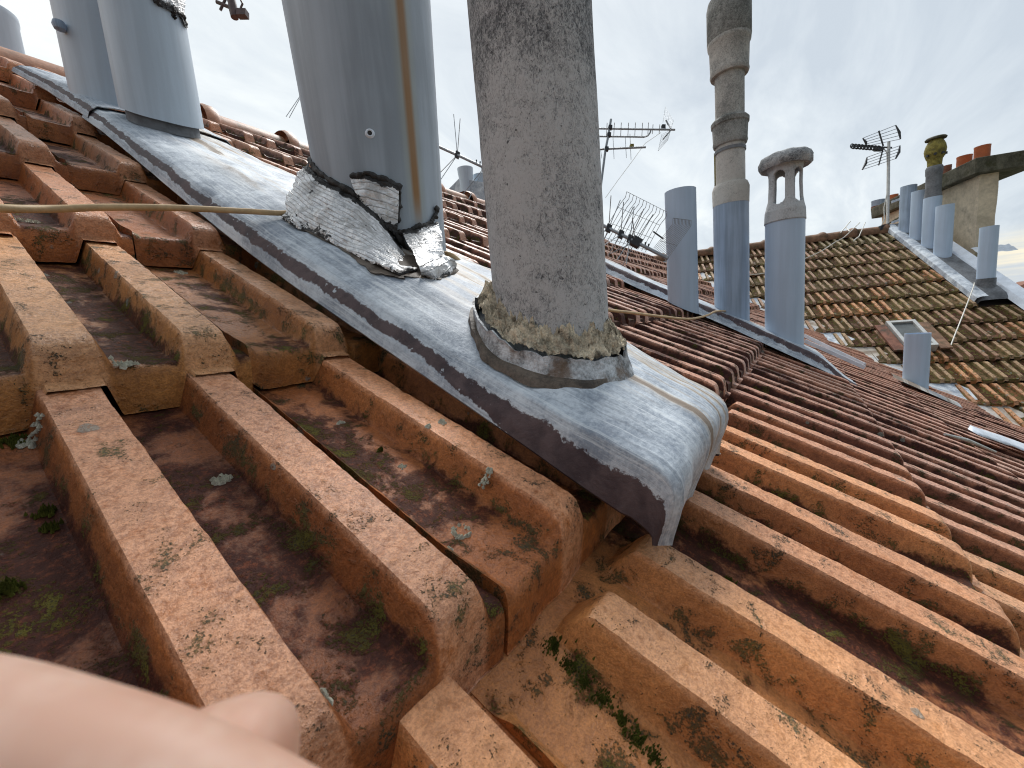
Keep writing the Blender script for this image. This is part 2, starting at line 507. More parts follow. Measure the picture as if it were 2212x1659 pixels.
def foil_mat():
    m, t = newmat('embossed_foil')
    v = t.n('ShaderNodeTexCoord').outputs['Object']
    uv = t.n('ShaderNodeUVMap').outputs[0]
    uvs = t.n('ShaderNodeSeparateXYZ', {0: uv})
    wb = t.math('MULTIPLY', t.math('SUBTRACT', t.noise(v, 14.0, 3.0), 0.5), 0.012)
    gv = t.math('PINGPONG', t.math('ADD', uvs.outputs[1], wb), 0.0062)
    gu = t.math('PINGPONG', t.math('ADD', uvs.outputs[0], wb), 0.0105)
    rowg = t.ss(gv, 0.0016, 0.0003)
    colg = t.math('MULTIPLY', t.ss(gu, 0.0018, 0.0003), t.ss(t.noise(v, 24.0, 2.0), 0.45, 0.55))
    grv = t.math('MAXIMUM', rowg, t.math('MULTIPLY', colg, 0.3))
    big = t.noise(v, 17.0, 5.0, 0.6)
    mid = t.noise(v, 75.0, 5.0, 0.7, 0.5)
    fine = t.noise(v, 260.0, 3.0, 0.6)
    c = t.mix(t.ss(mid, 0.35, 0.65), (0.66, 0.66, 0.66), (0.88, 0.88, 0.89))
    c = t.mix(t.math('MULTIPLY', t.ss(big, 0.50, 0.60), 0.55), c, (0.36, 0.34, 0.32))
    c = t.mix(t.math('MULTIPLY', t.math('MULTIPLY', grv, t.ss(mid, 0.40, 0.64)), 0.55), c, (0.26, 0.255, 0.25))
    msk = t.n('ShaderNodeAttribute', attribute_name='mask', attribute_type='GEOMETRY').outputs['Fac']
    tar = t.ss(t.math('ADD', t.math('ADD', t.math('MULTIPLY', mid, 0.6), t.math('MULTIPLY', big, 0.55)), t.math('MULTIPLY', msk, 0.5)), 0.73, 0.745)
    c = t.mix(tar, c, (0.018, 0.016, 0.015))
    crs = t.math('ABSOLUTE', t.math('SUBTRACT', t.noise(v, 26.0, 5.0, 0.6, 1.0), 0.5))
    ht = t.math('ADD', t.math('MULTIPLY', grv, -0.5), t.math('ADD', t.math('MULTIPLY', crs, 2.6), t.math('ADD', t.math('MULTIPLY', mid, 0.6), t.math('MULTIPLY', fine, 0.2))))
    finish(t, c, t.math('ADD', 0.30, t.math('MULTIPLY', mid, 0.2)), t.math('MULTIPLY', t.math('SUBTRACT', 1.0, tar), 0.55), ht, 0.9, 0.004, 0.5)
    return m


M['foil'] = foil_mat()
M['tar'] = simple('bitumen', (0.024, 0.021, 0.019), 0.5, 0, 0.5, 50.0, 0.8, 0.004, 0.4)
M['tarstain'] = simple('brown_bitumen_smear', (0.11, 0.085, 0.065), 0.6, 0, 0.6, 40.0, 0.6, 0.003, 0.4)
M['cable'] = simple('beige_cable', (0.55, 0.38, 0.20), 0.5, 0, 0.18, 30.0, 0.1)
M['wire'] = simple('pale_wire', (0.62, 0.60, 0.54), 0.55, 0, 0.15, 30.0, 0.1)
M['alu'] = simple('aerial_aluminium', (0.27, 0.29, 0.31), 0.45, 0.35, 0.25, 30.0, 0.1)
M['plastic'] = simple('black_plastic', (0.028, 0.030, 0.033), 0.5, 0, 0.3, 40.0, 0.1)
M['brownplastic'] = simple('brown_plastic', (0.09, 0.055, 0.05), 0.5, 0, 0.3, 40.0, 0.1)
M['galv'] = simple('galvanised_mast', (0.55, 0.55, 0.53), 0.4, 0.4, 0.15, 20.0, 0.1)
M['ridge'] = simple('ridge_clay', (0.42, 0.20, 0.115), 0.5, 0, 0.3, 11.0, 0.5, 0.003, 0.45, dirt=(0.10, 0.075, 0.035))
M['far_ridge'] = simple('mossy_ridge_clay', (0.20, 0.11, 0.065), 0.7, 0, 0.4, 11.0, 0.6, 0.004, 0.3, dirt=(0.05, 0.048, 0.02))
M['terracotta'] = simple('terracotta', (0.46, 0.125, 0.045), 0.6, 0, 0.16, 12.0, 0.2, 0.002, 0.4)
M['oldpot'] = simple('sooty_terracotta', (0.20, 0.085, 0.055), 0.75, 0, 0.4, 12.0, 0.4, 0.002, 0.3, dirt=(0.05, 0.045, 0.03))
M['yellowpot'] = simple('lichen_yellow_pot', (0.22, 0.185, 0.05), 0.85, 0, 0.5, 26.0, 0.7, 0.006, 0.25, dirt=(0.10, 0.09, 0.045))
M['render'] = simple('stained_render', (0.60, 0.51, 0.38), 0.9, 0, 0.25, 3.5, 0.5, 0.006, 0.2, dirt=(0.15, 0.13, 0.11))
M['slab'] = simple('mossy_concrete', (0.105, 0.10, 0.075), 0.95, 0, 0.5, 9.0, 0.7, 0.008, 0.2, dirt=(0.045, 0.045, 0.02))
M['deck'] = simple('dark_boarding', (0.03, 0.022, 0.018), 0.9, 0, 0.3, 6.0, 0.2)
M['wall'] = simple('wall_render', (0.55, 0.50, 0.42), 0.9, 0, 0.12, 1.2, 0.3, 0.006, 0.2)
M['flash'] = zinc_mat('sooty_zinc', stripe=False)
M['greyzinc'] = simple('tarred_zinc', (0.15, 0.158, 0.17), 0.65, 0.05, 0.4, 7.0, 0.3, 0.003, 0.4)
M['white'] = simple('white_sheet_metal', (0.66, 0.72, 0.80), 0.4, 0.1, 0.12, 12.0, 0.1)
M['glass'] = simple('dusty_dark_glass', (0.10, 0.11, 0.11), 0.3, 0, 0.3, 9.0, 0.05)
M['lichen'] = simple('grey_green_lichen', (0.52, 0.51, 0.41), 0.95, 0, 0.35, 220.0, 0.8, 0.002, 0.15)
M['moss'] = simple('green_moss', (0.085, 0.095, 0.018), 0.95, 0, 0.6, 160.0, 0.8, 0.002, 0.1)
M['ground'] = simple('far_ground', (0.10, 0.11, 0.075), 0.95, 0, 0.4, 0.02, 0.1)
M['farroof'] = simple('distant_tiles', (0.22, 0.105, 0.07), 0.8, 0, 0.3, 0.8, 0.3, 0.02, 0.2)
m, t = newmat('skin')
v = t.n('ShaderNodeTexCoord').outputs['Object']
sk = t.mix(t.ss(t.noise(v, 60.0, 3.0), 0.35, 0.65), (0.74, 0.43, 0.31), (0.86, 0.58, 0.45))
b = t.n('ShaderNodeBsdfPrincipled', {'Base Color': sk, 'Roughness': 0.5, 'Subsurface Weight': 0.25, 'Subsurface Radius': (0.006, 0.003, 0.0015), 'Subsurface Scale': 1.0})
t.n('ShaderNodeOutputMaterial', {0: b.outputs[0]})
M['skin'] = m
m, t = newmat('fingernail')
finish(t, (0.72, 0.50, 0.42), 0.3)
M['nail'] = m

# ------------------------------------------------------------------ clay tiles
TW, EXPO, DEP = 0.250, 0.408, 0.036     # tile width, exposed length, depth of the channels
RIB1, RIB2 = 0.104, 0.209


def prof(x, hw=0.0185, side=0.0100):
    d = min(abs(x - RIB1), abs(x - RIB2))
    q = min(1.0, max(0.0, (d - hw) / side))
    v = 0.9 * q + 0.1 * sstep(q)
    if x < 0.010:                                   # interlocking lip at the left edge
        v -= 0.28 * (1 - x / 0.010)
    return v


def xsamples(n):
    key = [0, 0.004, 0.010, TW]
    for c in (RIB1, RIB2):
        key += [c + sg * d for sg in (-1, 1) for d in (0.0320, 0.0293, 0.0276, 0.0235, 0.0191, 0.0182, 0.0150)] + [c]
    key = sorted(k for k in key if 0 <= k <= TW)
    xs = list(key)
    while len(xs) < n:
        g = max(range(len(xs) - 1), key=lambda i: xs[i + 1] - xs[i])
        xs.insert(g + 1, (xs[g] + xs[g + 1]) / 2)
    return sorted(xs)


def tile_shape(nx, nt, seed=0, rough=1.0, riblen=0.44, scale=(1, 1, 1), L=0.46, flat=False):
    """grid of the upper face and rounded nose of one tile; local x across, y up the slope, z out"""
    xs = xsamples(nx)
    rt = 0.052
    na = max(4, nt // 4)
    path = [('f', 0.0)] + [('a', (i / na) ** 1.25) for i in range(na + 1)] + [('t', i / nt) for i in range(1, nt + 1)]
    rows, uv, at = [], [], []
    sd = seed * 13.7
    wav = [fbm(sd, i * 0.9, 1.0, 2) for i in range(4)]
    for kind, q in path:
        r_, u_, a_ = [], [], []
        for x in xs:
            pv = prof(x, 0.0185 + (rough * 0.0009 * fbm(sd + (1 if x > 0.155 else 0), q * 11, 4.0, 3) if nx > 60 else 0))
            dep = DEP * (1 + 0.05 * fbm(x * 9 + sd, 3.3, 0, 2))
            def top(tt):
                p2 = 1 - (1 - pv) * (1 - sstep((tt - riblen) / 0.022))
                dd = dep * (0.70 + 0.30 * sstep(tt / 0.10))
                return 0.013 - 0.038 * tt / EXPO - dd * p2, p2
            bot = -0.025 - DEP * (1.0 if flat else pv) + 0.003
            y = 0.0 if kind == 'f' else rt * q if kind == 'a' else rt + (L - rt) * q
            z, p2 = top(y)
            if kind == 'f':
                z = bot
            elif kind == 'a':
                # bull nose: a rounded front that cuts the ribs off with a crisp line
                f = -0.062 + 0.0795 * (1 - (1 - q) ** 2.3)
                d_ = z - f
                k_ = 0.014
                hm = max(0.0, min(1.0, 0.5 + 0.5 * (f - z) / k_))
                z = f * (1 - hm) + z * hm - k_ * hm * (1 - hm)
                z = max(z, bot)
                p2 = p2 * (0.25 + 0.75 * hm)
            nz = 0.0
            if rough:
                nz = rough * (0.0009 * fbm(x * 26 + sd, y * 26, 0.3) + 0.0006 * fbm(x * 120 + sd, y * 120, 0.7))
                y2 = y + rough * 0.0022 * fbm(x * 22, 7.7 + sd, y * 10)
            else:
                y2 = y
            r_.append(Vector((x * scale[0], y2 * scale[1], (z + nz) * scale[2])))
            u_.append((x, y))
            a_.append(p2 if kind != 'f' else 0.3)
        rows.append(r_); uv.append(u_); at.append(a_)
    # turned-down side edges close the tile
    for R, U, A in zip(rows, uv, at):
        R.insert(0, R[0] + Vector((0.001, 0, -0.020 * scale[2]))); U.insert(0, U[0]); A.insert(0, 1.0)
        R.append(R[-1] + Vector((-0.001, 0, -0.020 * scale[2]))); U.append(U[-1]); A.append(1.0)
    return rows, uv, at


def mesh_from(rows, uv, at, name, mat):
    mb = MB().grid(rows, False, uv, at)
    o = mb.build(name, mat, None, True, 27, loc=(0, 0, 0))
    me = o.data
    bpy.data.objects.remove(o)
    return me


def frame(p0, px, py):
    X = (px - p0).normalized()
    Y = (py - p0); Y = (Y - X * Y.dot(X)).normalized()
    Z = X.cross(Y)
    return Matrix(((X.x, Y.x, Z.x, p0.x), (X.y, Y.y, Z.y, p0.y), (X.z, Y.z, Z.z, p0.z), (0, 0, 0, 1)))


def proj_px(P):
    d = P - CAM
    z = d.dot(CF)
    if z < 0.02:
        return None
    return Vector((1106 + 880 * d.dot(CR) / z, 829.5 + 880 * d.dot(CD) / z, z))


def in_view(P, m=120):
    q = proj_px(P)
    return q is not None and -m < q.x < 2212 + m and -m < q.y < 1659 + m


# far roof frame: V lies in the valley between the two roofs
FD_VP = (-1500, 930)
FPITCH = math.radians(31)
UP = Vector((0, 0, 1))
fc = RAY(*FD_VP); fc.z = 0; fc.normalize()                 # along the far courses, to the left
fe = fc.cross(UP); fe = fe if fe.dot(CF) < 0 else -fe       # horizontal, towards the near side
FR = -fc                                                   # to the right along the courses
FU = -fe * math.cos(FPITCH) + UP * math.sin(FPITCH)         # up the far slope
FN = FR.cross(FU); FN = FN if FN.z > 0 else -FN
va, vs = on_roof(1990, 828, -0.035)
FV = W(va, vs, -0.035)


def F(b, q, n=0.0):
    return FV + FR * b + FU * q + FN * n


def on_far(px, py, n=0.0):
    r = RAY(px, py)
    k = ((FV + FN * n) - CAM).dot(FN) / r.dot(FN)
    P = CAM + r * k - FV
    return P.dot(FR), P.dot(FU)


def far_h(P):
    return (P - FV).dot(FN)


# valley line on the near roof, as a = valley_a(s)
_vs, _va = [], []
for i in range(-40, 60):
    s_ = i * 0.1
    lo_, hi_ = 1.0, 14.0
    for _ in range(40):
        md = (lo_ + hi_) / 2
        if far_h(W(md, s_, -0.03)) > 0: lo_ = md
        else: hi_ = md
    _vs.append(s_); _va.append(lo_)


def valley_a(s):
    return interp(_vs, _va, s)


house = thing('house', 'house under the worn orange and maroon clay tile roof that fills the foreground', 'house', (0.6, 1.0, 0), kind='thing')
TINT = {}


def near_tint(a, k):
    near = (0.52, 0.180, 0.055)
    if k == 1: near = (0.54, 0.235, 0.070)
    if k >= 2: near = (0.45, 0.165, 0.050)
    if k == -1: near = (0.60, 0.265, 0.098)
    if k <= -2: near = (0.55, 0.255, 0.10)
    mar = (0.40, 0.150, 0.080)
    f = sstep((a - 0.55) / 0.7)
    if k <= -1: f = sstep((a - 0.60) / 0.6)
    if k >= 3: f *= 0.55
    j = rnd.uniform(0.84, 1.14)
    h = rnd.uniform(-0.08, 0.08)
    c = [near[i] * (1 - f) + mar[i] * f for i in range(3)]
    return (c[0] * j, c[1] * j * (1 + h), c[2] * j * (1 + 1.4 * h))


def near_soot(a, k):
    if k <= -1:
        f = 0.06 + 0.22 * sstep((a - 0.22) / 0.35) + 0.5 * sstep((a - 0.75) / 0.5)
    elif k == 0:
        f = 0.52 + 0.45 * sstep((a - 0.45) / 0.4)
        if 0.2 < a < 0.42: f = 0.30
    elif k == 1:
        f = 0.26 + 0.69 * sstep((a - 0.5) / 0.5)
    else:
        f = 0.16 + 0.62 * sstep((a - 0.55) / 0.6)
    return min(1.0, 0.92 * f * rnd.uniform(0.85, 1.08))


tiles = []
for k in range(-8, 7):
    sn = 0.047 + EXPO * k
    off = {0: -0.044, 1: -0.038, -1: -0.078}.get(k, -0.038 + 0.004 * math.sin(k * 2.1) if k > 0 else -0.078)
    for i in range(-8, 60):
        a0 = off + TW * i
        if a0 + TW > valley_a(sn + 0.1) - 0.07 or a0 > 13:
            break
        P = W(a0 + 0.12, sn + 0.2)
        q = proj_px(P)
        size = 0 if (q is None or not in_view(P, 300)) else 1 / max(q.z, 0.05)
        # hidden wholly under the zinc saddle or beyond the frame: drop from the ranking
        if 0.42 < a0 + 0.12 < 0.60 and 0.1 < sn + 0.2 < 2.0: size = 0
        tiles.append([size, k, i, a0, sn])
tiles.sort(key=lambda r: -r[0])
mid_meshes = [mesh_from(*tile_shape(45, 30, 50 + i, 1.0, 0.44), 'roof_tile', M['tile']) for i in range(3)]
mid_meshes_low = [mesh_from(*tile_shape(45, 30, 70 + i, 1.0, 0.44), 'roof_tile', M['tile']) for i in range(3)]
small_shapes = [tile_shape(29, 12, 90 + i, 0.6, 0.44) for i in range(2)]
stuff_mb, stuff_tint = MB(), []
tile_objs = {}
for rank, (size, k, i, a0, sn) in enumerate(tiles):
    wj = 1 + 1.6 * sstep(a0 - 0.6)
    ja, js, jn = rnd.uniform(-0.002, 0.002), rnd.uniform(-0.004, 0.004) * wj, rnd.uniform(-0.0015, 0.0015) * wj
    if k == 0 and i == 1: ja += 0.004
    yaw = rnd.uniform(-0.006, 0.006) + (-0.012 if k == 1 and a0 < 0.5 else 0)
    p0 = W(a0 + ja, sn + js, jn)
    mtx = frame(p0, W(a0 + ja + TW, sn + js, jn), W(a0 + ja + yaw * 0.4, sn + js + 0.4, jn))
    col = near_tint(a0, k)
    rv = rnd.random()
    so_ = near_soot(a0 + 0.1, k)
    if rank < 100:
        if rank < 16:
            rl = 0.372 if k == -1 else 0.44
            me = mesh_from(*tile_shape(85, 96, 3 + rank, 1.0, rl, flat=(k == 0)), 'roof_tile', M['tile'])
        else:
            me = (mid_meshes_low if k <= -1 else mid_meshes)[rank % 3]
        o = bpy.data.objects.new('roof_tile', me)
        COL.objects.link(o)
        o.parent = house
        o.matrix_parent_inverse = Matrix.Translation(-house.location)
        o.matrix_world = mtx
        o.matrix_basis = mtx
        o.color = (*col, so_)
        tile_objs[(k, i)] = o
    else:
        R, U, A = small_shapes[rank % 2]
        stuff_mb.grid([[mtx @ p for p in r] for r in R], False, U, A)
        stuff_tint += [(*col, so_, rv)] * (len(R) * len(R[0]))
so = stuff_mb.build('roof_tile_field', M['tile_stuff'], house, True, 27)
so['kind'] = 'stuff'
ta = so.data.attributes.new('tint', 'FLOAT_COLOR', 'POINT')
_st = np.array(stuff_tint, dtype=np.float32)
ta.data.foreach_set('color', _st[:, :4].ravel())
so.data.attributes.new('rnd', 'FLOAT', 'POINT').data.foreach_set('value', _st[:, 4].copy())

# boarding below the tiles, back slope and walls
S_RIDGE = 3.03
mb = MB()
rows = []
for j in range(0, 40):
    s_ = -3.35 + (S_RIDGE + 3.35) * j / 39
    rows.append([W(-1.9 + (valley_a(s_) + 0.1 + 1.9) * q / 20, s_, -0.085) for q in range(21)])
mb.grid(rows)
mb.build('roof_deck', M['deck'], house)
mb = MB()
RZ = W(0, S_RIDGE, -0.085)
back = lambda x, d, n=0: Vector((x, RZ.y + d, RZ.z - d * math.tan(PITCH) + n))
mb.grid([[back(-1.9, 0), back(12.0, 0)], [back(-1.9, 5.5), back(12.0, 5.5)]])
mb.build('back_slope', M['farroof'], house, False)
EV = W(0, -3.2, -0.14)
mb = MB()
mb.box(Vector((4.8, (EV.y + 0.25 + RZ.y + 5.2) / 2, (EV.z - 0.25) / 2)), (6.6, 0, 0), (0, (RZ.y + 5.2 - EV.y - 0.25) / 2, 0), (0, 0, (EV.z - 0.25) / 2))
mb.build('wall', M['wall'], house, False)
for gx in (-1.88,):
    MB().add([(gx, EV.y + 0.25, EV.z - 0.3), (gx, RZ.y + 5.2, EV.z - 0.3), (gx, RZ.y, RZ.z - 0.05)], [(0, 1, 2)]).build('gable', M['wall'], house, False)

# ridge tiles of the near roof
nr = 0
for i in range(-4, 26):
    a0 = -0.28 + 0.43 * i
    mb = MB()
    rows = []
    R0 = 0.105
    for tt, rr in ((0.0, R0 + 0.026), (0.018, R0 + 0.032), (0.05, R0 + 0.032), (0.066, R0 + 0.024), (0.070, R0), (0.2, R0 - 0.002), (0.43, R0 - 0.006)):
        cx = W(a0 + tt, S_RIDGE, 0.0) + UP * -0.118
        rows.append([cx + Vector((0, math.cos(th) * rr * 1.05, math.sin(th) * rr)) for th in [PI * (-0.12 + 1.24 * q / 18) for q in range(19)]])
    mb.grid(rows)
    mb.v = [p + Vector((0, 0, 0.003 * fbm(p.x * 9, p.y * 9, p.z * 9))) for p in mb.v]
    if a0 < 6.5:
        mb.build('ridge_tile', M['ridge'], house, True, 45)


# lichen growing on single tiles (sub-parts)
def tile_under(a, s):
    k = int(math.floor((s - 0.047) / EXPO))
    off = {0: -0.044, 1: -0.038, -1: -0.078}.get(k, -0.038 + 0.004 * math.sin(k * 2.1) if k > 0 else -0.078)
    return tile_objs.get((k, int(math.floor((a - off) / TW))))


def tile_z(a, s):
    k = int(math.floor((s - 0.047) / EXPO))
    off = {0: -0.044, 1: -0.038, -1: -0.078}.get(k, -0.038 + 0.004 * math.sin(k * 2.1) if k > 0 else -0.078)
    x = (a - off) % TW
    tt = s - 0.047 - EXPO * k
    rl = 0.372 if k == -1 else 0.44
    p2 = 1 - (1 - prof(x)) * (1 - sstep((tt - rl) / 0.022))
    return 0.013 - 0.038 * tt / EXPO - DEP * (0.70 + 0.30 * sstep(tt / 0.10)) * p2


def lichen(px, py, r, ring, nm='lichen', mat='lichen', tall=1.0):
    a, s = on_roof(px, py, -0.02)
    for _ in range(6):
        a, s = on_roof(px, py, tile_z(a, s))
    to = tile_under(a, s)
    if to is None:
        return
    mb = MB()
    nb = int((26 + 900 * r * (1.6 if ring else 1)) * (3.0 if nm == 'moss' else 1))
    for i in range(nb):
        th = rnd.uniform(0, 2 * PI)
        rr = abs(rnd.gauss(0, 0.55)) * r if nm == 'moss' else r * (rnd.uniform(0.62, 1.0) if ring else math.sqrt(rnd.random()) * rnd.uniform(0.55, 1.05))
        aa, s2 = a + rr * math.cos(th), s + rr * math.sin(th) * 0.95
        c = W(aa, s2, tile_z(aa, s2) + 0.0024)
        q = rnd.uniform(0.0011, 0.0024) if nm == 'lichen' else rnd.uniform(0.0006, 0.0013)
        rot = rnd.uniform(0, PI)
        for st in range(1):
            ring1 = [c + (EX * math.cos(rot + 2 * PI * j / 6) * q * rnd.uniform(0.7, 1.5) + EU * math.sin(rot + 2 * PI * j / 6) * q * rnd.uniform(0.7, 1.3)) - EN * 0.0022 for j in range(6)]
            v = ring1 + [c + EN * rnd.uniform(0.0006, 0.0016) * tall]
            mb.add(v, [(j, (j + 1) % 6, 6) for j in range(6)])
    inv = to.matrix_world.inverted()
    org = Vector(house.location)
    o = mb.build(nm, M[mat], None, False, loc=(0, 0, 0))
    o.data.transform(inv)
    o.location = (0, 0, 0)
    o.parent = to


bpy.context.view_layer.update()
for px, py, r, ring in ((997, 1150, 0.0095, True), (477, 1037, 0.008, False), (72, 950, 0.0105, False), (272, 815, 0.011, False), (868, 1010, 0.0055, False),
                        (1056, 1020, 0.005, False), (940, 963, 0.005, False), (735, 915, 0.004, False), (970, 1188, 0.003, False), (925, 922, 0.003, False),
                        (1005, 1522, 0.004, False), (60, 478, 0.018, False), (390, 590, 0.010, False), (1965, 1245, 0.006, False), (700, 1515, 0.0035, False)):
    lichen(px, py, r, ring)

for px, py, r in ((100, 1108, 0.0062), (108, 1142, 0.0045), (25, 955, 0.010), (12, 1275, 0.007), (1610, 1205, 0.007), (1190, 1405, 0.009), (1225, 1440, 0.010), (1260, 1475, 0.009),
                  (1300, 1512, 0.009), (1340, 1555, 0.008), (1375, 1600, 0.008), (1195, 1390, 0.006), (820, 975, 0.004), (1410, 1640, 0.008)):
    lichen(px, py, r, False, 'moss', 'moss', 2.2)

# ------------------------------------------------------------------ the big zinc saddle
SS = [-0.01, 0.10, 0.30, 0.50, 0.80, 1.20, 1.60, 2.00, 2.20]
S_AL = [0.352, 0.350, 0.348, 0.345, 0.338, 0.333, 0.328, 0.300, 0.262]
S_NC = [0.068, 0.064, 0.055, 0.052, 0.050, 0.048, 0.046, 0.043, 0.035]
S_NM = [0.087, 0.086, 0.086, 0.084, 0.078, 0.068, 0.058, 0.050, 0.036]
S_AR = [0.640, 0.660, 0.720, 0.755, 0.750, 0.720, 0.670, 0.640, 0.620]
S_NR = [0.086, 0.088, 0.094, 0.094, 0.080, 0.068, 0.054, 0.044, 0.036]


def lip_n(s):
    k = math.floor((s - 0.047) / EXPO)
    tt = s - 0.047 - EXPO * k
    return 0.010 + 0.0025 * math.sin(s * 5.1)


def slab_sec(s):
    aL, nC, nM, aR, nR = (interp(SS, y, s) for y in (S_AL, S_NC, S_NM, S_AR, S_NR))
    nl = lip_n(s)
    f = 0.35 + 0.65 * sstep(s / 0.30)
    return [(aL, nl), (aL + 0.004 * f, nl + 0.014), (aL + 0.013 * f, nC * 0.74 + 0.003), (aL + 0.022 * f, nC), (aL + 0.05, nC + 0.35 * (nM - nC) + 0.003),
            (aL + 0.105, nM), ((aL + aR) / 2 + 0.02, nM + 0.004), (aR - 0.06, nR + 0.002), (aR - 0.018, nR), (aR - 0.003, nR - 0.012), (aR + 0.008, nR * 0.45), (aR + 0.014, -0.012)]


US = [0, 0.08, 0.18, 0.26, 0.33, 0.42, 0.55, 0.72, 0.84, 0.90, 0.95, 1.0]


_UG = np.linspace(0, 1, 161)
_sec = {}


def slab_curve(s):
    """(a, n) arrays across the zinc at slope position s, corners softened"""
    key = round(s, 3)
    if key not in _sec:
        sec = slab_sec(key)
        A = np.interp(_UG, US, [q[0] for q in sec])
        nn_ = [q[1] for q in sec]
        Nn = sum(wt * np.interp(np.clip(_UG + d, 0, 1), US, nn_) for d, wt in ((-0.022, 0.25), (0, 0.5), (0.022, 0.25)))
        _sec[key] = (A, Nn)
    return _sec[key]


def slab_pt(u, s):
    A, Nn = slab_curve(s)
    return float(np.interp(u, _UG, A)), float(np.interp(u, _UG, Nn))


def slab_n(a, s):
    """height of the zinc top above the rib plane (with the roof's bend)"""
    A, Nn = slab_curve(s)
    return float(np.interp(a, A, Nn)) + bend(a, s)


sad = thing('zinc_flashing', 'long dented blue grey zinc saddle with a dark paint stripe, under the three big flues', 'flashing', W(0.5, 0.8, 0.0))


def saddle_sheet(s0, s1, lift, front, name, nseg):
    NU = 72
    path = []
    if front:
        for g, ds, in ((0.0, -0.010), (0.14, -0.0085), (0.3, -0.0075), (0.46, -0.0065), (0.62, -0.005), (0.76, -0.002), (0.87, 0.003), (0.94, 0.010), (0.98, 0.019), (1.0, 0.03)):
            path.append((s0 + ds, g))
        s_b = s0 + 0.03
    else:
        s_b = s0
    for j in range(1 if front else 0, nseg + 1):
        path.append((s_b + (s1 - s_b) * j / nseg, 1.0))
    rows, uvs = [], []
    for pi, (s, g) in enumerate(path):
        r, uu = [], []
        for iu in range(NU + 1):
            u = iu / NU
            a, n = slab_pt(u, max(s, s0 - 0.0))
            base = 0.002 + 0.0 * u
            # hammered dents and sagging folds
            dn = 0.0045 * fbm(a * 9, s * 4.5, 2.0, 3) + 0.0016 * fbm(a * 34, s * 22, 5.0, 3)
            fr = 0.0
            if front and g < 1:
                fr = sstep((u - 0.06) / 0.2) * 0.011 * fbm(a * 24, 3.0, 0.5, 3) * (1 - g) ** 0.7 + 0.003 * fbm(a * 70, n * 30, 0.5, 2)
                n2 = base + (n + dn - base) * g
            else:
                n2 = n + dn * sstep(u / 0.12) * sstep((1 - u) / 0.08)
            wav = 0.0010 * fbm(s * 15, 1.0, u, 2) * (1 - sstep(u / 0.3))
            r.append(W(a + wav, s + fr, n2 + lift))
            uu.append((u, s))
        rows.append(r); uvs.append(uu)
    mb = MB().grid(rows, False, uvs)
    # turned lip underneath so the sheet has an edge
    for edge in (0, NU):
        mb.grid([[r[edge] for r in rows], [r[edge] - EN * 0.004 + EX * (0.004 if edge == 0 else -0.004) for r in rows]], False, [[(0.02, u[edge][1]) for u in uvs]] * 2)
    if not front:
        mb.grid([rows[0], [p - EN * 0.0025 for p in rows[0]]], False, [uvs[0]] * 2)
    return mb.build(name, M['zinc'], sad, True, 60)


saddle_sheet(0.012, 1.72, 0.0, True, 'lower_sheet', 120)
saddle_sheet(1.68, 2.20, 0.009, False, 'upper_sheet', 40)


def fit(L, R, base, n=None, extra=0.0, plane='near', D=None):
    """plan centre, radius and base point of an upright pipe from its two silhouettes and its foot"""
    aL = sum(azim(*p) for p in L) / len(L)
    aR = sum(azim(*p) for p in R) / len(R)
    th, dl = (aL + aR) / 2, (aL - aR) / 2
    if D is None:
        if plane == 'near':
            a, s = on_roof(*base, n)
            P = W(a, s, n)
        else:
            b, q = on_far(*base, n)
            P = F(b, q, n)
        hd = math.hypot(P.x, P.y)
        D = (hd + extra) / (1 - math.sin(dl))
    r = D * math.sin(dl)
    return Vector((D * math.cos(th), D * math.sin(th), 0)), r, D


def flue(mb, c, r, zfun, ztop, nz=24, seg=64, wall=0.004, open_top=True, lift=0.0, taper=None):
    """upright cylinder whose foot follows zfun(x, y)"""
    rows, uv = [], []
    zb = [zfun(c.x + r * math.cos(2 * PI * k / seg), c.y + r * math.sin(2 * PI * k / seg)) + lift for k in range(seg + 1)]
    z0 = min(zb)
    for j in range(nz + 1):
        q = j / nz
        row = []
        for k in range(seg + 1):
            z = zb[k] + (ztop - zb[k]) * q
            rr = r * (taper(z) if taper else 1.0)
            row.append(Vector((c.x + rr * math.cos(2 * PI * k / seg), c.y + rr * math.sin(2 * PI * k / seg), z)))
        rows.append(row)
        uv.append([(k / seg, zb[k] + (ztop - zb[k]) * q - z0) for k in range(seg + 1)])
    if open_top:
        for rr, z in ((r - wall, ztop), (r - wall, ztop - 0.12)):
            rows.append([Vector((c.x + rr * math.cos(2 * PI * k / seg), c.y + rr * math.sin(2 * PI * k / seg), z)) for k in range(seg + 1)])
            uv.append([(k / seg, z - z0) for k in range(seg + 1)])
    mb.grid(rows, False, uv)
    if open_top:
        ctr = len(mb.v)
        mb.add([Vector((c.x, c.y, ztop - 0.12))] + rows[-1], [(0, k + 2, k + 1) for k in range(seg)])
    return z0


slab_z = lambda x, y: roof_at(x, y, slab_n)

# --- fibre-cement pipe
cc, cr_, cD = fit([(1018, 0), (1057, 640)], [(1290, 0), (1307, 730)], (1225, 816), 0.084, 0.031)
zc0 = slab_z(cc.x, cc.y)
cem = thing('cement_flue', 'thick speckled grey fibre cement flue bedded in crumbling mortar on the zinc saddle', 'flue pipe', (cc.x, cc.y, zc0))
mb = MB()
flue(mb, cc, cr_, lambda x, y: slab_z(x, y) + 0.005, zc0 + 1.5, nz=60, seg=96, wall=0.012)
mb.v = [p + Vector((p.x - cc.x, p.y - cc.y, 0)).normalized() * (0.0011 * fbm(p.x * 30, p.y * 30, p.z * 12, 3)) if (p.xy - cc.xy).length > 0.01 else p for p in mb.v]
mb.build('shaft', M['cement'], cem, True, 60)
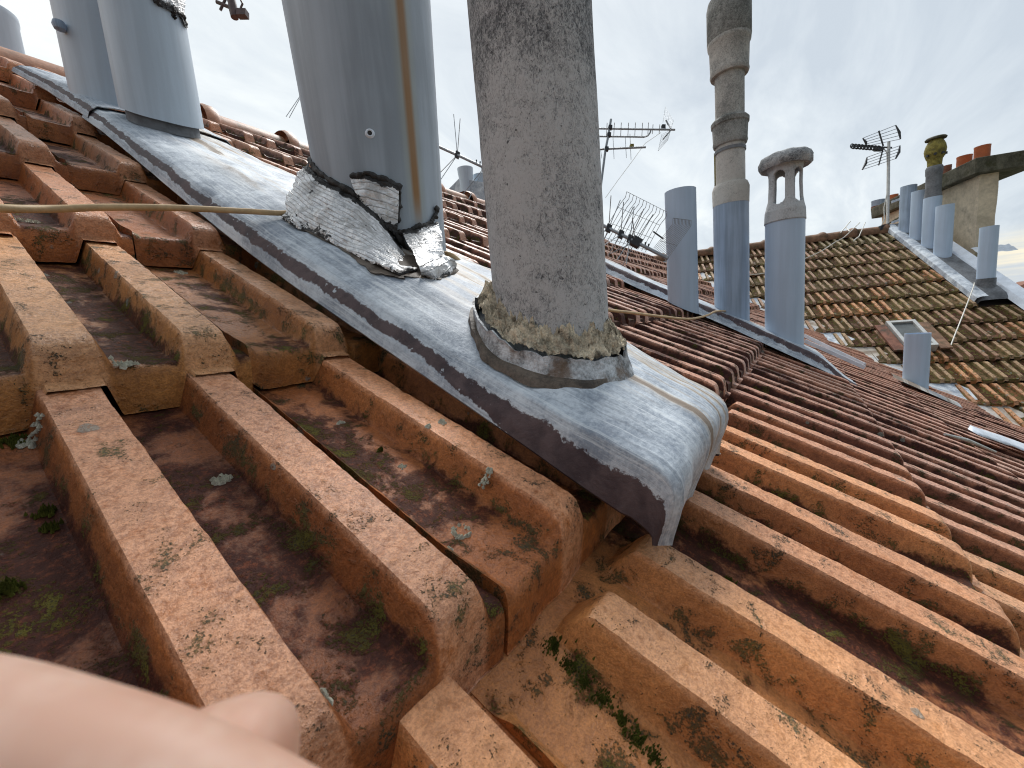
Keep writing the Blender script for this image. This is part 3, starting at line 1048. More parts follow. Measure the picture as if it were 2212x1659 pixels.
# lead collar turned up round the pipe: a part of the flashing
CRC = cr_ + 0.021
mb = MB()
rows = []
for j in range(9):
    q = j / 8
    row = []
    for k in range(97):
        th = 2 * PI * k / 96
        rr = CRC + 0.010 * (1 - q) ** 2 + 0.0028 * fbm(math.cos(th) * 3, math.sin(th) * 3, q * 2, 3) + 0.008 * q * max(0.0, math.cos(th - 2.6)) ** 2
        x, y = cc.x + rr * math.cos(th), cc.y + rr * math.sin(th)
        hgt = 0.032 + 0.008 * fbm(math.cos(th) * 5, math.sin(th) * 5, 9.0, 3)
        row.append(Vector((x, y, slab_z(x, y) - 0.004 + hgt * q)))
    rows.append(row)
rows.append([p + (Vector((cc.x, cc.y, p.z)) - p).normalized() * 0.003 for p in rows[-1]])
mb.grid(rows)
mb.build('pipe_collar', M['collar'], sad, True, 50)
mb = MB()
rows = []
for j in range(25):
    q = j / 24
    row = []
    for k in range(289):
        th = 2 * PI * k / 288
        rr = (CRC - 0.001) * (1 - q) + (cr_ - 0.004) * q
        x, y = cc.x + rr * math.cos(th), cc.y + rr * math.sin(th)
        z = slab_z(x, y) + 0.027 + 0.026 * q
        ct, st_ = math.cos(th), math.sin(th)
        lump = 0.012 * fbm(ct * 4.5, st_ * 4.5, q * 1.2, 3) + 0.010 * abs(fbm(ct * 11, st_ * 11, q * 3, 4)) + 0.0045 * fbm(ct * 30, st_ * 30, q * 9, 3)
        out = 0.004 * fbm(ct * 14, st_ * 14, q * 5 + 3, 3)
        row.append(Vector((x + out * ct, y + out * st_, z + lump * (0.45 + 0.9 * q) * max(0.0, 1 - q) ** 0.35 * 1.5)))
    rows.append(row)
mb.grid(rows)
mb.build('mortar_bed', M['mortar'], cem, True, 30)

# --- the wide grey-blue duct, wrapped in foil at its foot
dc, dr, dD = fit([(622, 0), (662, 350)], [(948, 0), (945, 500)], (820, 530), 0.080)
zd0 = slab_z(dc.x, dc.y)
duct = thing('metal_flue', 'wide dark grey blue flue with a rust streak and crumpled silver foil at its foot', 'flue pipe', (dc.x, dc.y, zd0))
mb = MB()
dtap = lambda z: 0.92 + 0.17 * min(1.2, max(0.0, (z - zd0) / 0.55))
flue(mb, dc, dr, lambda x, y: slab_z(x, y) + 0.004, zd0 + 1.75, nz=40, seg=96, taper=dtap)
mb.build('shaft', M['duct'], duct, True, 60)


def on_cyl(px, py, c, r):
    if c is dc:
        P = on_cyl0(px, py, c, r)
        for _ in range(4):
            P = on_cyl0(px, py, c, dr * dtap(P.z) + (r - dr))
        return P
    return on_cyl0(px, py, c, r)


def on_cyl0(px, py, c, r):
    d = RAY(px, py)
    A = d.x * d.x + d.y * d.y
    B = -2 * (d.x * c.x + d.y * c.y)
    Cc = c.x ** 2 + c.y ** 2 - r * r
    disc = B * B - 4 * A * Cc
    t_ = (-B - math.sqrt(disc)) / (2 * A) if disc > 0 else -B / (2 * A)
    P = CAM + d * t_
    if disc <= 0:
        v_ = Vector((P.x - c.x, P.y - c.y)).normalized() * r
        P = Vector((c.x + v_.x, c.y + v_.y, P.z))
    return P


def resample(pts, n):
    d = [0]
    for p, q in zip(pts, pts[1:]):
        d.append(d[-1] + (q - p).length)
    out = []
    for i in range(n):
        t_ = d[-1] * i / (n - 1)
        out.append(Vector([interp(d, [p[j] for p in pts], t_) for j in range(3)]))
    return out


def on_zinc(px, py, up=0.0):
    n = 0.085
    for _ in range(12):
        a, s = on_roof(px, py, n + up)
        n = slab_n(a, s) - bend(a, s)
    return W(a, s, n + up)


def foil(top, bot, name, nu=70, nv=34, bulge=0.012, tar_top=0.5, tar_bot=0.25, crink=0.004, seed=0.0, parent=None, ax=None):
    T, B = resample(top, nu), resample(bot, nu)
    rows, uv, at_ = [], [], []
    ax = ax or dc
    lu = sum((T[i + 1] - T[i]).length for i in range(nu - 1))
    for j in range(nv):
        q = j / (nv - 1)
        r, u_, a_ = [], [], []
        for i in range(nu):
            p = T[i].lerp(B[i], q)
            o = Vector((p.x - ax.x, p.y - ax.y, 0)).normalized()
            cr1 = crink * fbm(p.x * 22 + seed, p.y * 22, p.z * 22, 4) + crink * 0.45 * (abs(mn.noise(p * 70)) - 0.3)
            r.append(p + o * (bulge * math.sin(PI * q) * 0.6 + cr1 + 0.0025) + Vector((0, 0, cr1 * 0.4)))
            u_.append((i / (nu - 1) * lu, q * (T[i] - B[i]).length))
            a_.append(max(tar_top * (1 - q / 0.16) if q < 0.16 else 0, tar_bot * (1 - (1 - q) / 0.25) if q > 0.75 else 0))
        rows.append(r); uv.append(u_); at_.append(a_)
    mb = MB().grid(rows, False, uv, at_)
    mb.grid([rows[-1], [p + Vector((0, 0, -0.004)) for p in rows[-1]]], False, [uv[-1]] * 2, [at_[-1]] * 2)
    return mb.build(name, M['foil'], parent or duct, True, 25)


oc = lambda x, y, d=0.004: on_cyl(x, y, dc, dr + d)
top1 = [oc(x, y) for x, y in ((663, 352), (690, 382), (730, 405), (775, 432), (810, 462), (842, 500), (872, 540), (905, 578))]
bot1 = [on_zinc(x, y, 0.006) for x, y in ((612, 468), (650, 492), (700, 512), (745, 535), (790, 560), (830, 578), (862, 592), (900, 582))]
foil(top1, bot1, 'foil_skirt', 110, 60, 0.014, 0.85, 0.35, 0.0085, 0.0)
top2 = [oc(x, y, 0.007) for x, y in ((756, 382), (790, 380), (830, 392), (861, 405))]
bot2 = [oc(x, y, 0.009) for x, y in ((770, 420), (800, 452), (832, 492), (858, 500))]
foil(top2, bot2, 'foil_patch', 40, 34, 0.004, 0.7, 0.5, 0.004, 5.0)
top3 = [oc(x, y, 0.007) for x, y in ((866, 502), (900, 492), (930, 485), (944, 478))]
bot3 = [on_zinc(x, y, 0.012) for x, y in ((908, 580), (930, 576), (948, 566), (958, 552))]
foil(top3, bot3, 'foil_patch', 40, 34, 0.008, 0.75, 0.35, 0.005, 9.0)
top4 = [on_zinc(x, y, 0.022) for x, y in ((904, 574), (930, 566), (955, 552), (972, 556))]
bot4 = [on_zinc(x, y, 0.003) for x, y in ((910, 596), (940, 602), (968, 592), (986, 578))]
foil(top4, bot4, 'foil_patch', 34, 22, 0.010, 0.4, 0.3, 0.008, 14.0)


# bitumen ridge at the top of the foil and ragged smears round the foot
def tar_bead(pts, r, name, parent, mat='tar', sq=1.0):
    mb = MB()
    P = resample(pts, 60)
    mb.tube(P, [r * (0.55 + 0.8 * abs(fbm(i * 0.23, r * 90, 0, 3))) for i in range(60)], 8)
    mb.v = [p + Vector((fbm(p.x * 60, p.y * 60, p.z * 60, 2), fbm(p.y * 60, p.z * 60, p.x * 60, 2), fbm(p.z * 60, p.x * 60, p.y * 60, 2))) * r * 0.6 for p in mb.v]
    return mb.build(name, M[mat], parent, True, 60)


tar_bead([oc(x, y, 0.003) for x, y in ((664, 345), (690, 374), (728, 398), (775, 426), (812, 456), (846, 494), (874, 532), (905, 574))], 0.0075, 'bitumen_bead', duct)
tar_bead([oc(x, y, 0.005) for x, y in ((758, 380), (800, 378), (835, 390), (862, 404), (862, 440), (856, 475), (842, 500))], 0.0075, 'bitumen_bead', duct)
tar_bead([oc(x, y, 0.005) for x, y in ((846, 505), (872, 500), (905, 490), (930, 482), (942, 466), (944, 445))], 0.0060, 'bitumen_bead', duct)


def smear(cx, cy, pts, name, seed, up=0.0035, mat='tarstain', parent=None):
    """a ragged, raised smear lying on the zinc; pts: outline pixels"""
    n = 96
    P = [Vector((x, y, 0)) for x, y in pts]
    P = resample(P + [P[0]], n)
    rows = []
    for q in (0.0, 0.35, 0.7, 0.93, 1.0):
        row = []
        for i, p in enumerate(P):
            k = q * (1 + (0.16 * fbm(p.x * 0.05 + seed, p.y * 0.05, 0, 4) if q > 0.5 else 0))
            x, y = cx + (p.x - cx) * k, cy + (p.y - cy) * k
            row.append(on_zinc(x, y, up if q < 0.99 else -0.004))
        rows.append(row)
    mb = MB().grid(rows, True)
    mb.v = [p + EN * 0.0008 * fbm(p.x * 60, p.y * 60, p.z * 60, 2) for p in mb.v]
    return mb.build(name, M[mat], parent or duct, True, 60)


smear(800, 560, [(600, 462), (660, 500), (700, 520), (745, 545), (800, 590), (860, 604), (900, 600), (950, 606), (990, 590), (985, 570), (940, 545), (860, 560), (780, 520), (690, 475), (630, 455)], 'bitumen_smear', 1.0)
# brown run-off stain on the zinc, up the slope and left of the collar
rows = []
for j in range(7):
    q = j / 6
    row = []
    for k in range(120):
        th = 1.3 + 3.0 * k / 119
        wdt = 0.017 * math.sin(PI * k / 119) ** 0.6 * (0.8 + 0.5 * fbm(th * 2.2, 2.0, 0.0, 3))
        rr = CRC + 0.004 + max(0.002, wdt) * q
        x, y = cc.x + rr * math.cos(th), cc.y + rr * math.sin(th)
        row.append(Vector((x, y, slab_z(x, y) + (0.0065 if q < 0.95 else -0.002))))
    rows.append(row)
MB().grid(rows).build('dirt_ring', M['tarstain'], sad, True, 60)

# bullet-like hole with a bright dented rim
hp = oc(799, 288, 0.0)
hn = Vector((hp.x - dc.x, hp.y - dc.y, 0)).normalized()
mb = MB().lathe(hp + hn * 0.0012, [(0.0, 0.0006), (0.0035, 0.0006), (0.0042, -0.0006)], 20, hn)
mb.build('rivet_hole', M['tar'], duct)
mb = MB().lathe(hp + hn * 0.0006, [(0.0042, 0.0010), (0.0058, 0.0016), (0.0075, 0.0008), (0.009, -0.001)], 24, hn)
mb.build('hole_rim', M['white'], duct)

# --- the double-lobed pale flue at the upper left
c2, r2, D2 = fit([(218, 0), (250, 245)], [(405, 70), (445, 300)], (345, 292), 0.052)
c1, r1, D1 = fit([(115, 40), (147, 190)], [(228, 0), (258, 245)], (195, 225), 0.046)
dirl = Vector((c1.x - c2.x, c1.y - c2.y, 0)).normalized()
r1 = r2 * 0.95
th1 = (azim(115, 40) + azim(147, 190)) / 2
# second lobe stands just up the slope, its left side on the sight line of the flue's left edge
r1 = r2 * 1.22
a_, s_ = on_roof(147, 190, 0.052)
P_ = W(a_, s_, 0.052)
D1 = P_.xy.length * 1.0
thc = th1 - math.asin(r1 / D1)
c1 = Vector((D1 * math.cos(thc), D1 * math.sin(thc), 0))
zl0 = slab_z(c2.x, c2.y)
lob = thing('lobed_flue', 'pale blue double flue sheathed in one sheet, at the upper end of the zinc saddle', 'flue pipe', (c2.x, c2.y, zl0))
mb = MB()
flue(mb, c2, r2, slab_z, zl0 + 1.9, nz=30, seg=72, lift=0.030)
mb.build('front_shaft', M['lobed'], lob, True, 60)
mb = MB()
flue(mb, c1, r1, slab_z, zl0 + 2.15, nz=30, seg=72, lift=0.006)
mb.build('rear_shaft', M['lobed'], lob, True, 60)
mb = MB()
flue(mb, c2, r2 - 0.012, slab_z, zl0 + 0.10, nz=4, seg=60, open_top=False)
mb.build('inner_collar', M['greyzinc'], lob, True, 60)
# torn foil tape and bitumen high on the lobed flue
ol = lambda x, y, d=0.004: on_cyl(x, y, c2, r2 + d)
foil([ol(x, y) for x, y in ((325, -60), (360, -60), (385, -50), (400, -40))], [ol(x, y) for x, y in ((336, 4), (362, 18), (388, 32), (402, 62))], 'foil_tape', 36, 26, 0.002, 0.2, 0.75, 0.004, 21.0, lob, c2)
tar_bead([ol(x, y, 0.002) for x, y in ((330, -8), (345, 10), (365, 16), (385, 28), (396, 40), (402, 58))], 0.009, 'bitumen_bead', lob)
tar_bead([ol(x, y, 0.002) for x, y in ((371, 16), (374, 34), (380, 42))], 0.005, 'bitumen_bead', lob)
sp_ = on_cyl(128, 55, c1, r1 + 0.012)
MB().lathe(sp_, [(0.0, -0.014), (0.012, -0.010), (0.015, 0.0), (0.012, 0.010), (0.0, 0.013)], 14).build('bolt', M['pipe_dirty'], lob)

# ------------------------------------------------------------------ second zinc saddle with three pipes
L2 = [on_roof(x, y, 0.008) for x, y in ((1846, 827), (1683, 753), (1563, 698), (1440, 645), (1373, 617))]
L2.sort(key=lambda q: q[1])
S2 = [q[1] for q in L2]
A2 = [q[0] for q in L2]
W2 = 0.30


def strip_pt(u, s):
    f = sstep((s - S2[0]) / 0.22)
    a0 = interp(S2, A2, s)
    wd = W2 * (0.35 + 0.65 * f)
    hgt = 0.058 * (0.12 + 0.88 * f)
    n = interp([0, 0.05, 0.16, 0.26, 0.5, 0.85, 0.95, 1], [0.0, 0.012, 0.05, 0.056, 0.058, 0.056, 0.03, -0.01], u)
    return a0 + wd * u, n * hgt / 0.058


def strip_n(a, s):
    f = sstep((s - S2[0]) / 0.22)
    u = (a - interp(S2, A2, s)) / (W2 * (0.35 + 0.65 * f))
    return strip_pt(min(0.94, max(0.05, u)), s)[1] + bend(a, s)


st2 = thing('zinc_flashing', 'smaller zinc saddle under the row of three upright pipes at the right', 'flashing', W(2.6, 0.3, 0))
rows, uvs = [], []
s2a, s2b = S2[0] - 0.02, S2[-1] + 0.35
for j in range(70):
    s = s2a + (s2b - s2a) * j / 69
    r, uu = [], []
    for i in range(41):
        a, n = strip_pt(i / 40, s)
        r.append(W(a, s + (0.05 * (i / 40) if j == 0 else 0), n + 0.003 * fbm(a * 9, s * 6, 4.0, 3) * sstep(i / 6)))
        uu.append((i / 40, s + 0.5))
    rows.append(r); uvs.append(uu)
MB().grid(rows, False, uvs).build('sheet', M['zinc'], st2, True, 60)
strip_z = lambda x, y: roof_at(x, y, strip_n)

pc, pr_, pD = fit([(1435, 410), (1442, 630)], [(1503, 410), (1510, 650)], (1475, 648), 0.050)
A_ = thing('vent_pipe', 'plain light blue open pipe behind the wire grid of the fallen aerial', 'vent pipe', (pc.x, pc.y, strip_z(pc.x, pc.y)), 'pipes on the small zinc saddle')
mb = MB()
flue(mb, pc, pr_, lambda x, y: strip_z(x, y) - 0.004, zat(1468, 413, pD), seg=56)
mb.build('shaft', M['pipe'], A_)

pc, pr_, pD = fit([(1538, 450), (1545, 655)], [(1618, 440), (1620, 690)], (1580, 683), 0.050)
B_ = thing('vent_pipe', 'tall light blue pipe carrying a stack of grey cement flue sections', 'vent pipe', (pc.x, pc.y, strip_z(pc.x, pc.y)), 'pipes on the small zinc saddle')
zB = lambda y: zat(1581, y, pD)
mb = MB()
flue(mb, pc, pr_, lambda x, y: strip_z(x, y) - 0.004, zB(438), seg=56, open_top=False)
mb.build('shaft', M['pipe_dirty'], B_)
px2 = pr_ / 40.5
prf = lambda pts: [(r * px2, zB(y) - zB(445)) for r, y in pts]
base = Vector((pc.x, pc.y, zB(445)))
for nm, pts, mt in (('socket', [(38, 445), (41, 443), (42, 408), (38, 398), (30, 396)], 'cement_light'),
                    ('cement_pipe', [(31, 430), (33, 405), (32.5, 300)], 'cement_light'),
                    ('collar', [(33, 316), (37, 314), (39, 308), (38, 303), (39.5, 272), (42, 270), (42.5, 262), (38, 257), (32, 256)], 'cowl'),
                    ('cement_pipe', [(32, 266), (32.5, 140)], 'cement_light'),
                    ('collar', [(33, 163), (41, 163), (43, 158), (42, 152), (43.5, 100), (46.5, 96), (47.5, 88), (45, 80), (34, 74)], 'cement_light'),
                    ('neck', [(35, 84), (34, 60)], 'cowl'),
                    ('cap', [(34, 84), (45, 92), (48, 86), (48, 12), (45, -2), (30, -6), (30, -60), (44, -66), (44, -110), (0, -116)], 'cowl')):
    MB().lathe(base, prf(pts), 48).build(nm, M[mt], B_, True, 35)
br_c = Vector((pc.x, pc.y, 0)) + Vector((math.cos(azim(1547, 360) + 1.45), math.sin(azim(1547, 360) + 1.45), 0)) * (34 * px2)
mb = MB()
mb.box(Vector((br_c.x, br_c.y, (zB(322) + zB(410)) / 2)), (0.008, 0, 0), (0, 0.004, 0), (0, 0, (zB(322) - zB(410)) / 2))
mb.build('bracket', M['yellowpot'], B_, False)
mb = MB()
for y in (326, 408):
    mb.lathe(Vector((pc.x, pc.y, zB(y))), [(33.5 * px2, -0.008), (35 * px2, -0.008), (35 * px2, 0.008), (33.5 * px2, 0.008)], 40)
    for _ in ():
        pass
mb.v, mb.f = mb.v, mb.f
half = len(mb.v) // 2
for nm, lo in (('strap', 0), ('strap', half)):
    q = MB()
    q.add(mb.v[lo:lo + half], [tuple(i - lo for i in f) for f in mb.f if lo <= f[0] < lo + half])
    q.build(nm, M['greyzinc'], B_)

pc, pr_, pD = fit([(1652, 480), (1652, 715)], [(1740, 475), (1737, 745)], (1694, 735), 0.048)
C_ = thing('vent_pipe', 'light blue pipe topped by a grey mushroom cowl with tall open slots', 'vent pipe', (pc.x, pc.y, strip_z(pc.x, pc.y)), 'pipes on the small zinc saddle')
zC = lambda y: zat(1695, y, pD)
mb = MB()
flue(mb, pc, pr_, lambda x, y: strip_z(x, y) - 0.004, zC(474), seg=56, open_top=False)
mb.build('shaft', M['pipe'], C_)
pxc = pr_ / 45.5
cb = Vector((pc.x, pc.y, 0))
seg = 160
zlev = [zC(480 - i * (480 - 352) / 64) for i in range(65)]
rad_at = lambda y: interp([350, 370, 400, 430, 446, 456, 482], [44, 39, 38.5, 40, 43, 46, 47.5], y) * pxc
grid = [[cb + Vector((math.cos(2 * PI * k / seg) * rad_at(480 - i * 2), math.sin(2 * PI * k / seg) * rad_at(480 - i * 2), zlev[i])) for k in range(seg)] for i in range(65)]
mb = MB()
mb.add([p for r in grid for p in r], [])
th0 = azim(1680, 410) + PI + 0.0
fr_ang = math.atan2(-pc.y, -pc.x)
win = [fr_ang - 0.36 + q * 2 * PI / 5 for q in range(5)]
for i in range(64):
    y = 480 - (i + 0.5) * 2
    for k in range(seg):
        ang = 2 * PI * (k + 0.5) / seg
        hole = False
        for wv in win:
            d = abs((ang - wv + PI) % (2 * PI) - PI)
            hw = 0.36
            if 372 < y < 444:
                e = 1.0
                if y < 384: e = math.sqrt(max(0, 1 - ((384 - y) / 12) ** 2))
                if y > 432: e = math.sqrt(max(0, 1 - ((y - 432) / 12) ** 2))
                hole |= d < hw * e
        if not hole:
            mb.f.append((i * seg + k, i * seg + (k + 1) % seg, (i + 1) * seg + (k + 1) % seg, (i + 1) * seg + k))
cw = mb.build('cowl', M['cement'], C_, True, 60)
sm_ = cw.modifiers.new('wall', 'SOLIDIFY'); sm_.thickness = 0.013; sm_.offset = -1
mb = MB().lathe(cb, [(0.0, zC(360)), (44 * pxc, zC(361)), (55 * pxc, zC(364)), (60 * pxc, zC(358)), (61 * pxc, zC(349)), (57 * pxc, zC(339)), (46 * pxc, zC(334)), (20 * pxc, zC(332)), (0.0, zC(331))], 64)
mb.v = [p + Vector((p.x - pc.x, p.y - pc.y, 0.02)) * 0.07 * fbm(p.x * 30, p.y * 30, p.z * 30, 3) for p in mb.v]
mb.build('cowl_cap', M['cement'], C_, True, 60)

# small pipe beside the valley
pc, pr_, pD = fit([(1955, 720), (1947, 825)], [(2013, 720), (2006, 835)], (1975, 834), 0.0)
D_ = thing('vent_pipe', 'short light blue open pipe standing alone beside the zinc valley, before the skylight', 'vent pipe', (pc.x, pc.y, roof_at(pc.x, pc.y, bend)))
mb = MB()
flue(mb, pc, pr_, lambda x, y: roof_at(x, y, lambda a, s: bend(a, s) - 0.01), zat(1984, 720, pD), seg=48)
mb.build('shaft', M['pipe'], D_)
a_, s_ = on_roof(1976, 836, 0.0)
rows = [[W(a_ - 0.12 + 0.30 * i / 8, s_ + 0.16 - 0.42 * j / 8, 0.008 + 0.012 * sstep((4 - abs(i - 4)) / 3)) for i in range(9)] for j in range(9)]
MB().grid(rows, False, [[(0.5, 0.1 * j)] * 9 for j in range(9)]).build('base_sheet', M['zinc_plain'], D_)

# ------------------------------------------------------------------ far roof
RB, RQ = on_far(1916, 492, 0.02)
SB0 = RB
RKB = on_far(2212, 628, 0.05)[0]
FT, FE = 0.200, 0.340
fs = FT / TW
fh = thing('house', 'neighbouring house under a mossy olive brown tiled roof with a skylight', 'house', F(1.0, 0.5, 0) - Vector((0, 0, 7)), kind='thing')


def near_n(P):
    d = P - CAM
    a, s = d.dot(EX), d.dot(EU)
    return d.dot(EN) + H - bend(a, s)


def strip3_b(q):
    """left edge of the zinc strip below the chimney"""
    return SB0


_b2, _q2 = on_far(2106, 648, 0.03)
SLQ = _q2                       # lower end of that strip
SB1 = on_far(2190, 641, 0.03)[0]
ft = []
rq = 0
q = RQ - 0.06 - FE
while q > -3.2:
    for i in range(-60, 60):
        b0 = SB0 - FT * (i + 1) - 0.01 + (FT * 0.5 if rq % 2 else 0)
        if b0 > RKB - FT * 0.6: continue
        if b0 + FT * 0.5 > SB0 and q + FE * 0.4 > SLQ: continue
        Pm = F(b0 + FT / 2, q + FE * 0.25, 0)
        if near_n(Pm) < -0.03 or Pm.z < 4: continue
        pp = proj_px(Pm)
        if b0 < -7: continue
        size = 1 / pp.z if pp is not None and in_view(Pm, 40) else 0
        ft.append([size, b0, q])
    q -= FE
    rq += 1
ft.sort(key=lambda r: -r[0])
FTILT = 0
fsh = [tile_shape(25, 9, 120 + i, 0.9, 0.40, (fs, FE / EXPO, fs)) for i in range(3)]
fme = [mesh_from(*g, 'roof_tile', M['far_tile']) for g in fsh]
smb, stt = MB(), []
gbl, gql = on_far(1860, 560, 0)
for rank, (size, b0, q) in enumerate(ft):
    n0 = rnd.uniform(-0.004, 0.004)
    p0 = F(b0 + rnd.uniform(-0.004, 0.004), q + rnd.uniform(-0.008, 0.008), n0)
    mtx = frame(p0, F(b0 + 0.2, q, n0), F(b0 + rnd.uniform(-0.004, 0.004), q + 0.3, n0))
    olive, brown, orange, grey = (0.20, 0.14, 0.062), (0.19, 0.098, 0.052), (0.40, 0.18, 0.065), (0.29, 0.27, 0.17)
    z_ = rnd.random() + 0.35 * fbm(b0 * 0.9, q * 0.9, 2.0, 3)
    lowq = sstep((0.9 - q) / 1.6) * 0.30
    c = olive if z_ < 0.50 - lowq * 0.4 else brown if z_ < 0.92 - lowq else orange
    if rnd.random() < math.exp(-((b0 - gbl) ** 2 / 0.45 + (q - gql - 0.75) ** 2 / 0.25)): c = grey
    j = rnd.uniform(0.75, 1.25)
    c = tuple(x * j for x in c)
    if rank < 100:
        o = bpy.data.objects.new('roof_tile', fme[rank % 3])
        COL.objects.link(o)
        o.parent = fh
        o.matrix_parent_inverse = Matrix.Translation(-fh.location)
        o.matrix_basis = mtx
        o.color = (*c, 0.35)
    else:
        R, U, A = fsh[rank % 3]
        smb.grid([[mtx @ p for p in r] for r in R], False, U, A)
        stt += [(*c, 0.35, rnd.random())] * (len(R) * len(R[0]))
so = smb.build('roof_tile_field', M['far_stuff'], fh, True, 50)
so['kind'] = 'stuff'
ta = so.data.attributes.new('tint', 'FLOAT_COLOR', 'POINT')
_st = np.array(stt, dtype=np.float32)
ta.data.foreach_set('color', _st[:, :4].ravel())
so.data.attributes.new('rnd', 'FLOAT', 'POINT').data.foreach_set('value', _st[:, 4].copy())
# boarding
rows = []
for j in range(31):
    q = -3.3 + (RQ + 3.3) * j / 30
    lo_, hi_ = -9.0, 4.0
    for _ in range(30):
        md = (lo_ + hi_) / 2
        if near_n(F(md, q, -0.07)) > -0.05: hi_ = md
        else: lo_ = md
    b_lo = max(lo_, -9)
    rows.append([F(min(b_lo, RKB) + (RKB - min(b_lo, RKB)) * i / 12, q, -0.07) for i in range(13)])
MB().grid(rows).build('roof_deck', M['deck'], fh)
RT = F(0, RQ, -0.07)
fb = lambda b, d: RT + FR * b - fe * d - UP * d * math.tan(FPITCH)
MB().grid([[fb(-12, 0), fb(RKB, 0)], [fb(-12, 4), fb(RKB, 4)]]).build('back_slope', M['farroof'], fh, False)
mb = MB()
e0 = F(0, -3.0, -0.3)
zt = e0.z
for (p, r_) in (((F(RKB - 0.02, -3.0, -0.3), fb(RKB - 0.02, 3.6)), 0),):
    A0, B0 = p
    mb.add([Vector((A0.x, A0.y, 0)), A0, F(RKB - 0.02, RQ, -0.09), B0, Vector((B0.x, B0.y, 0))], [(0, 1, 2, 3, 4)])
mb.add([Vector((F(-2, -3.0, -0.3).x, F(-2, -3.0, -0.3).y, 0)), F(-2, -3.0, -0.3), F(RKB - 0.02, -3.0, -0.3), Vector((F(RKB - 0.02, -3, -0.3).x, F(RKB - 0.02, -3, -0.3).y, 0))], [(0, 1, 2, 3)])
mb.build('wall', M['wall'], fh, False)
for i in range(0, 30):
    b1 = RB + 0.02 - 0.42 * i
    mb = MB()
    rows = []
    for tt, rr in ((0.0, 0.085), (0.30, 0.088), (0.345, 0.112), (0.375, 0.114), (0.40, 0.104), (0.415, 0.088)):
        c = F(b1 - 0.42 + tt, RQ, 0.0) + UP * -0.03
        rows.append([c + fe * math.cos(th) * rr * 1.1 + UP * math.sin(th) * rr for th in [PI * (-0.15 + 1.3 * k / 14) for k in range(15)]])
    mb.grid(rows)
    mb.v = [p + Vector((0, 0, 0.005 * fbm(p.x * 9, p.y * 9, p.z * 9))) for p in mb.v]
    if near_n(F(b1 - 0.42, RQ, 0.1)) < -0.2: break
    mb.build('ridge_tile', M['far_ridge'], fh, True, 45)

# zinc lining of the valley
rows = []
for j in range(50):
    s_ = -2.6 + 5.6 * j / 49
    va_ = valley_a(s_)
    c = W(va_, s_, -0.03)
    b_, q_ = (c - FV).dot(FR), (c - FV).dot(FU)
    rows.append([W(va_ - 0.30, s_, -0.045), W(va_ - 0.13, s_, -0.030), c - EN * 0.012, F(b_ + 0.14, q_, -0.03), F(b_ + 0.30, q_, -0.035)])
MB().grid(rows, False, [[(0.5 + 0.02 * i, 0.1 * j) for i in range(5)] for j in range(50)]).build('valley_gutter', M['zinc_plain'], house, True, 60)

# zinc strip with the row of pipes, and the zinc rake beside it
st3 = thing('zinc_flashing', 'sooty zinc strip running down the far roof below the chimney stack', 'flashing', F((SB0 + SB1) / 2, (RQ + SLQ) / 2, 0))
rows, uv = [], []
for j in range(31):
    q = SLQ + (RQ + 0.02 - SLQ) * j / 30
    rows.append([F(SB0 + (SB1 - SB0) * u, q, interp([0, 0.04, 0.14, 0.9, 1.0], [-0.01, 0.05, 0.062, 0.062, 0.0], u) + 0.004 * fbm(u * 3, q * 3, 1, 2) - 0.045 * (1 - sstep((q - SLQ) / 0.10))) for u in [i / 16 for i in range(17)]])
MB().grid(rows).build('sheet', M['greyzinc'], st3, True, 60)
rows = [[F(SB0 + x, SLQ + (RQ - SLQ) * j / 20, z) for x, z in ((-0.035, 0.004), (-0.025, 0.055), (0.02, 0.074), (0.075, 0.071))] for j in range(21)]
MB().grid(rows, False, [[(0.3, j * 0.1)] * 4 for j in range(21)]).build('edge_strip', M['zinc_plain'], st3)
rk = thing('rake_flashing', 'pale bent zinc edging along the gable edge of the mossy far roof', 'flashing', F(RKB, SLQ, 0))
rows = [[F(RKB + x, -3.0 + (RQ + 3.0) * j / 20, z + 0.004 * fbm(j * 0.7, x * 9, 0, 2)) for x, z in ((-0.17, 0.015), (-0.13, 0.07), (-0.02, 0.085), (0.0, 0.07), (0.005, -0.06))] for j in range(21)]
MB().grid(rows, False, [[(0.3, j * 0.1)] * 5 for j in range(21)]).build('edging', M['white'], rk)


def far_z(x, y, n):
    p = Vector((x, y, 0)) - FV
    # z where FN.(P-FV) = n
    return FV.z + (n - FN.x * p.x - FN.y * p.y) / FN.z


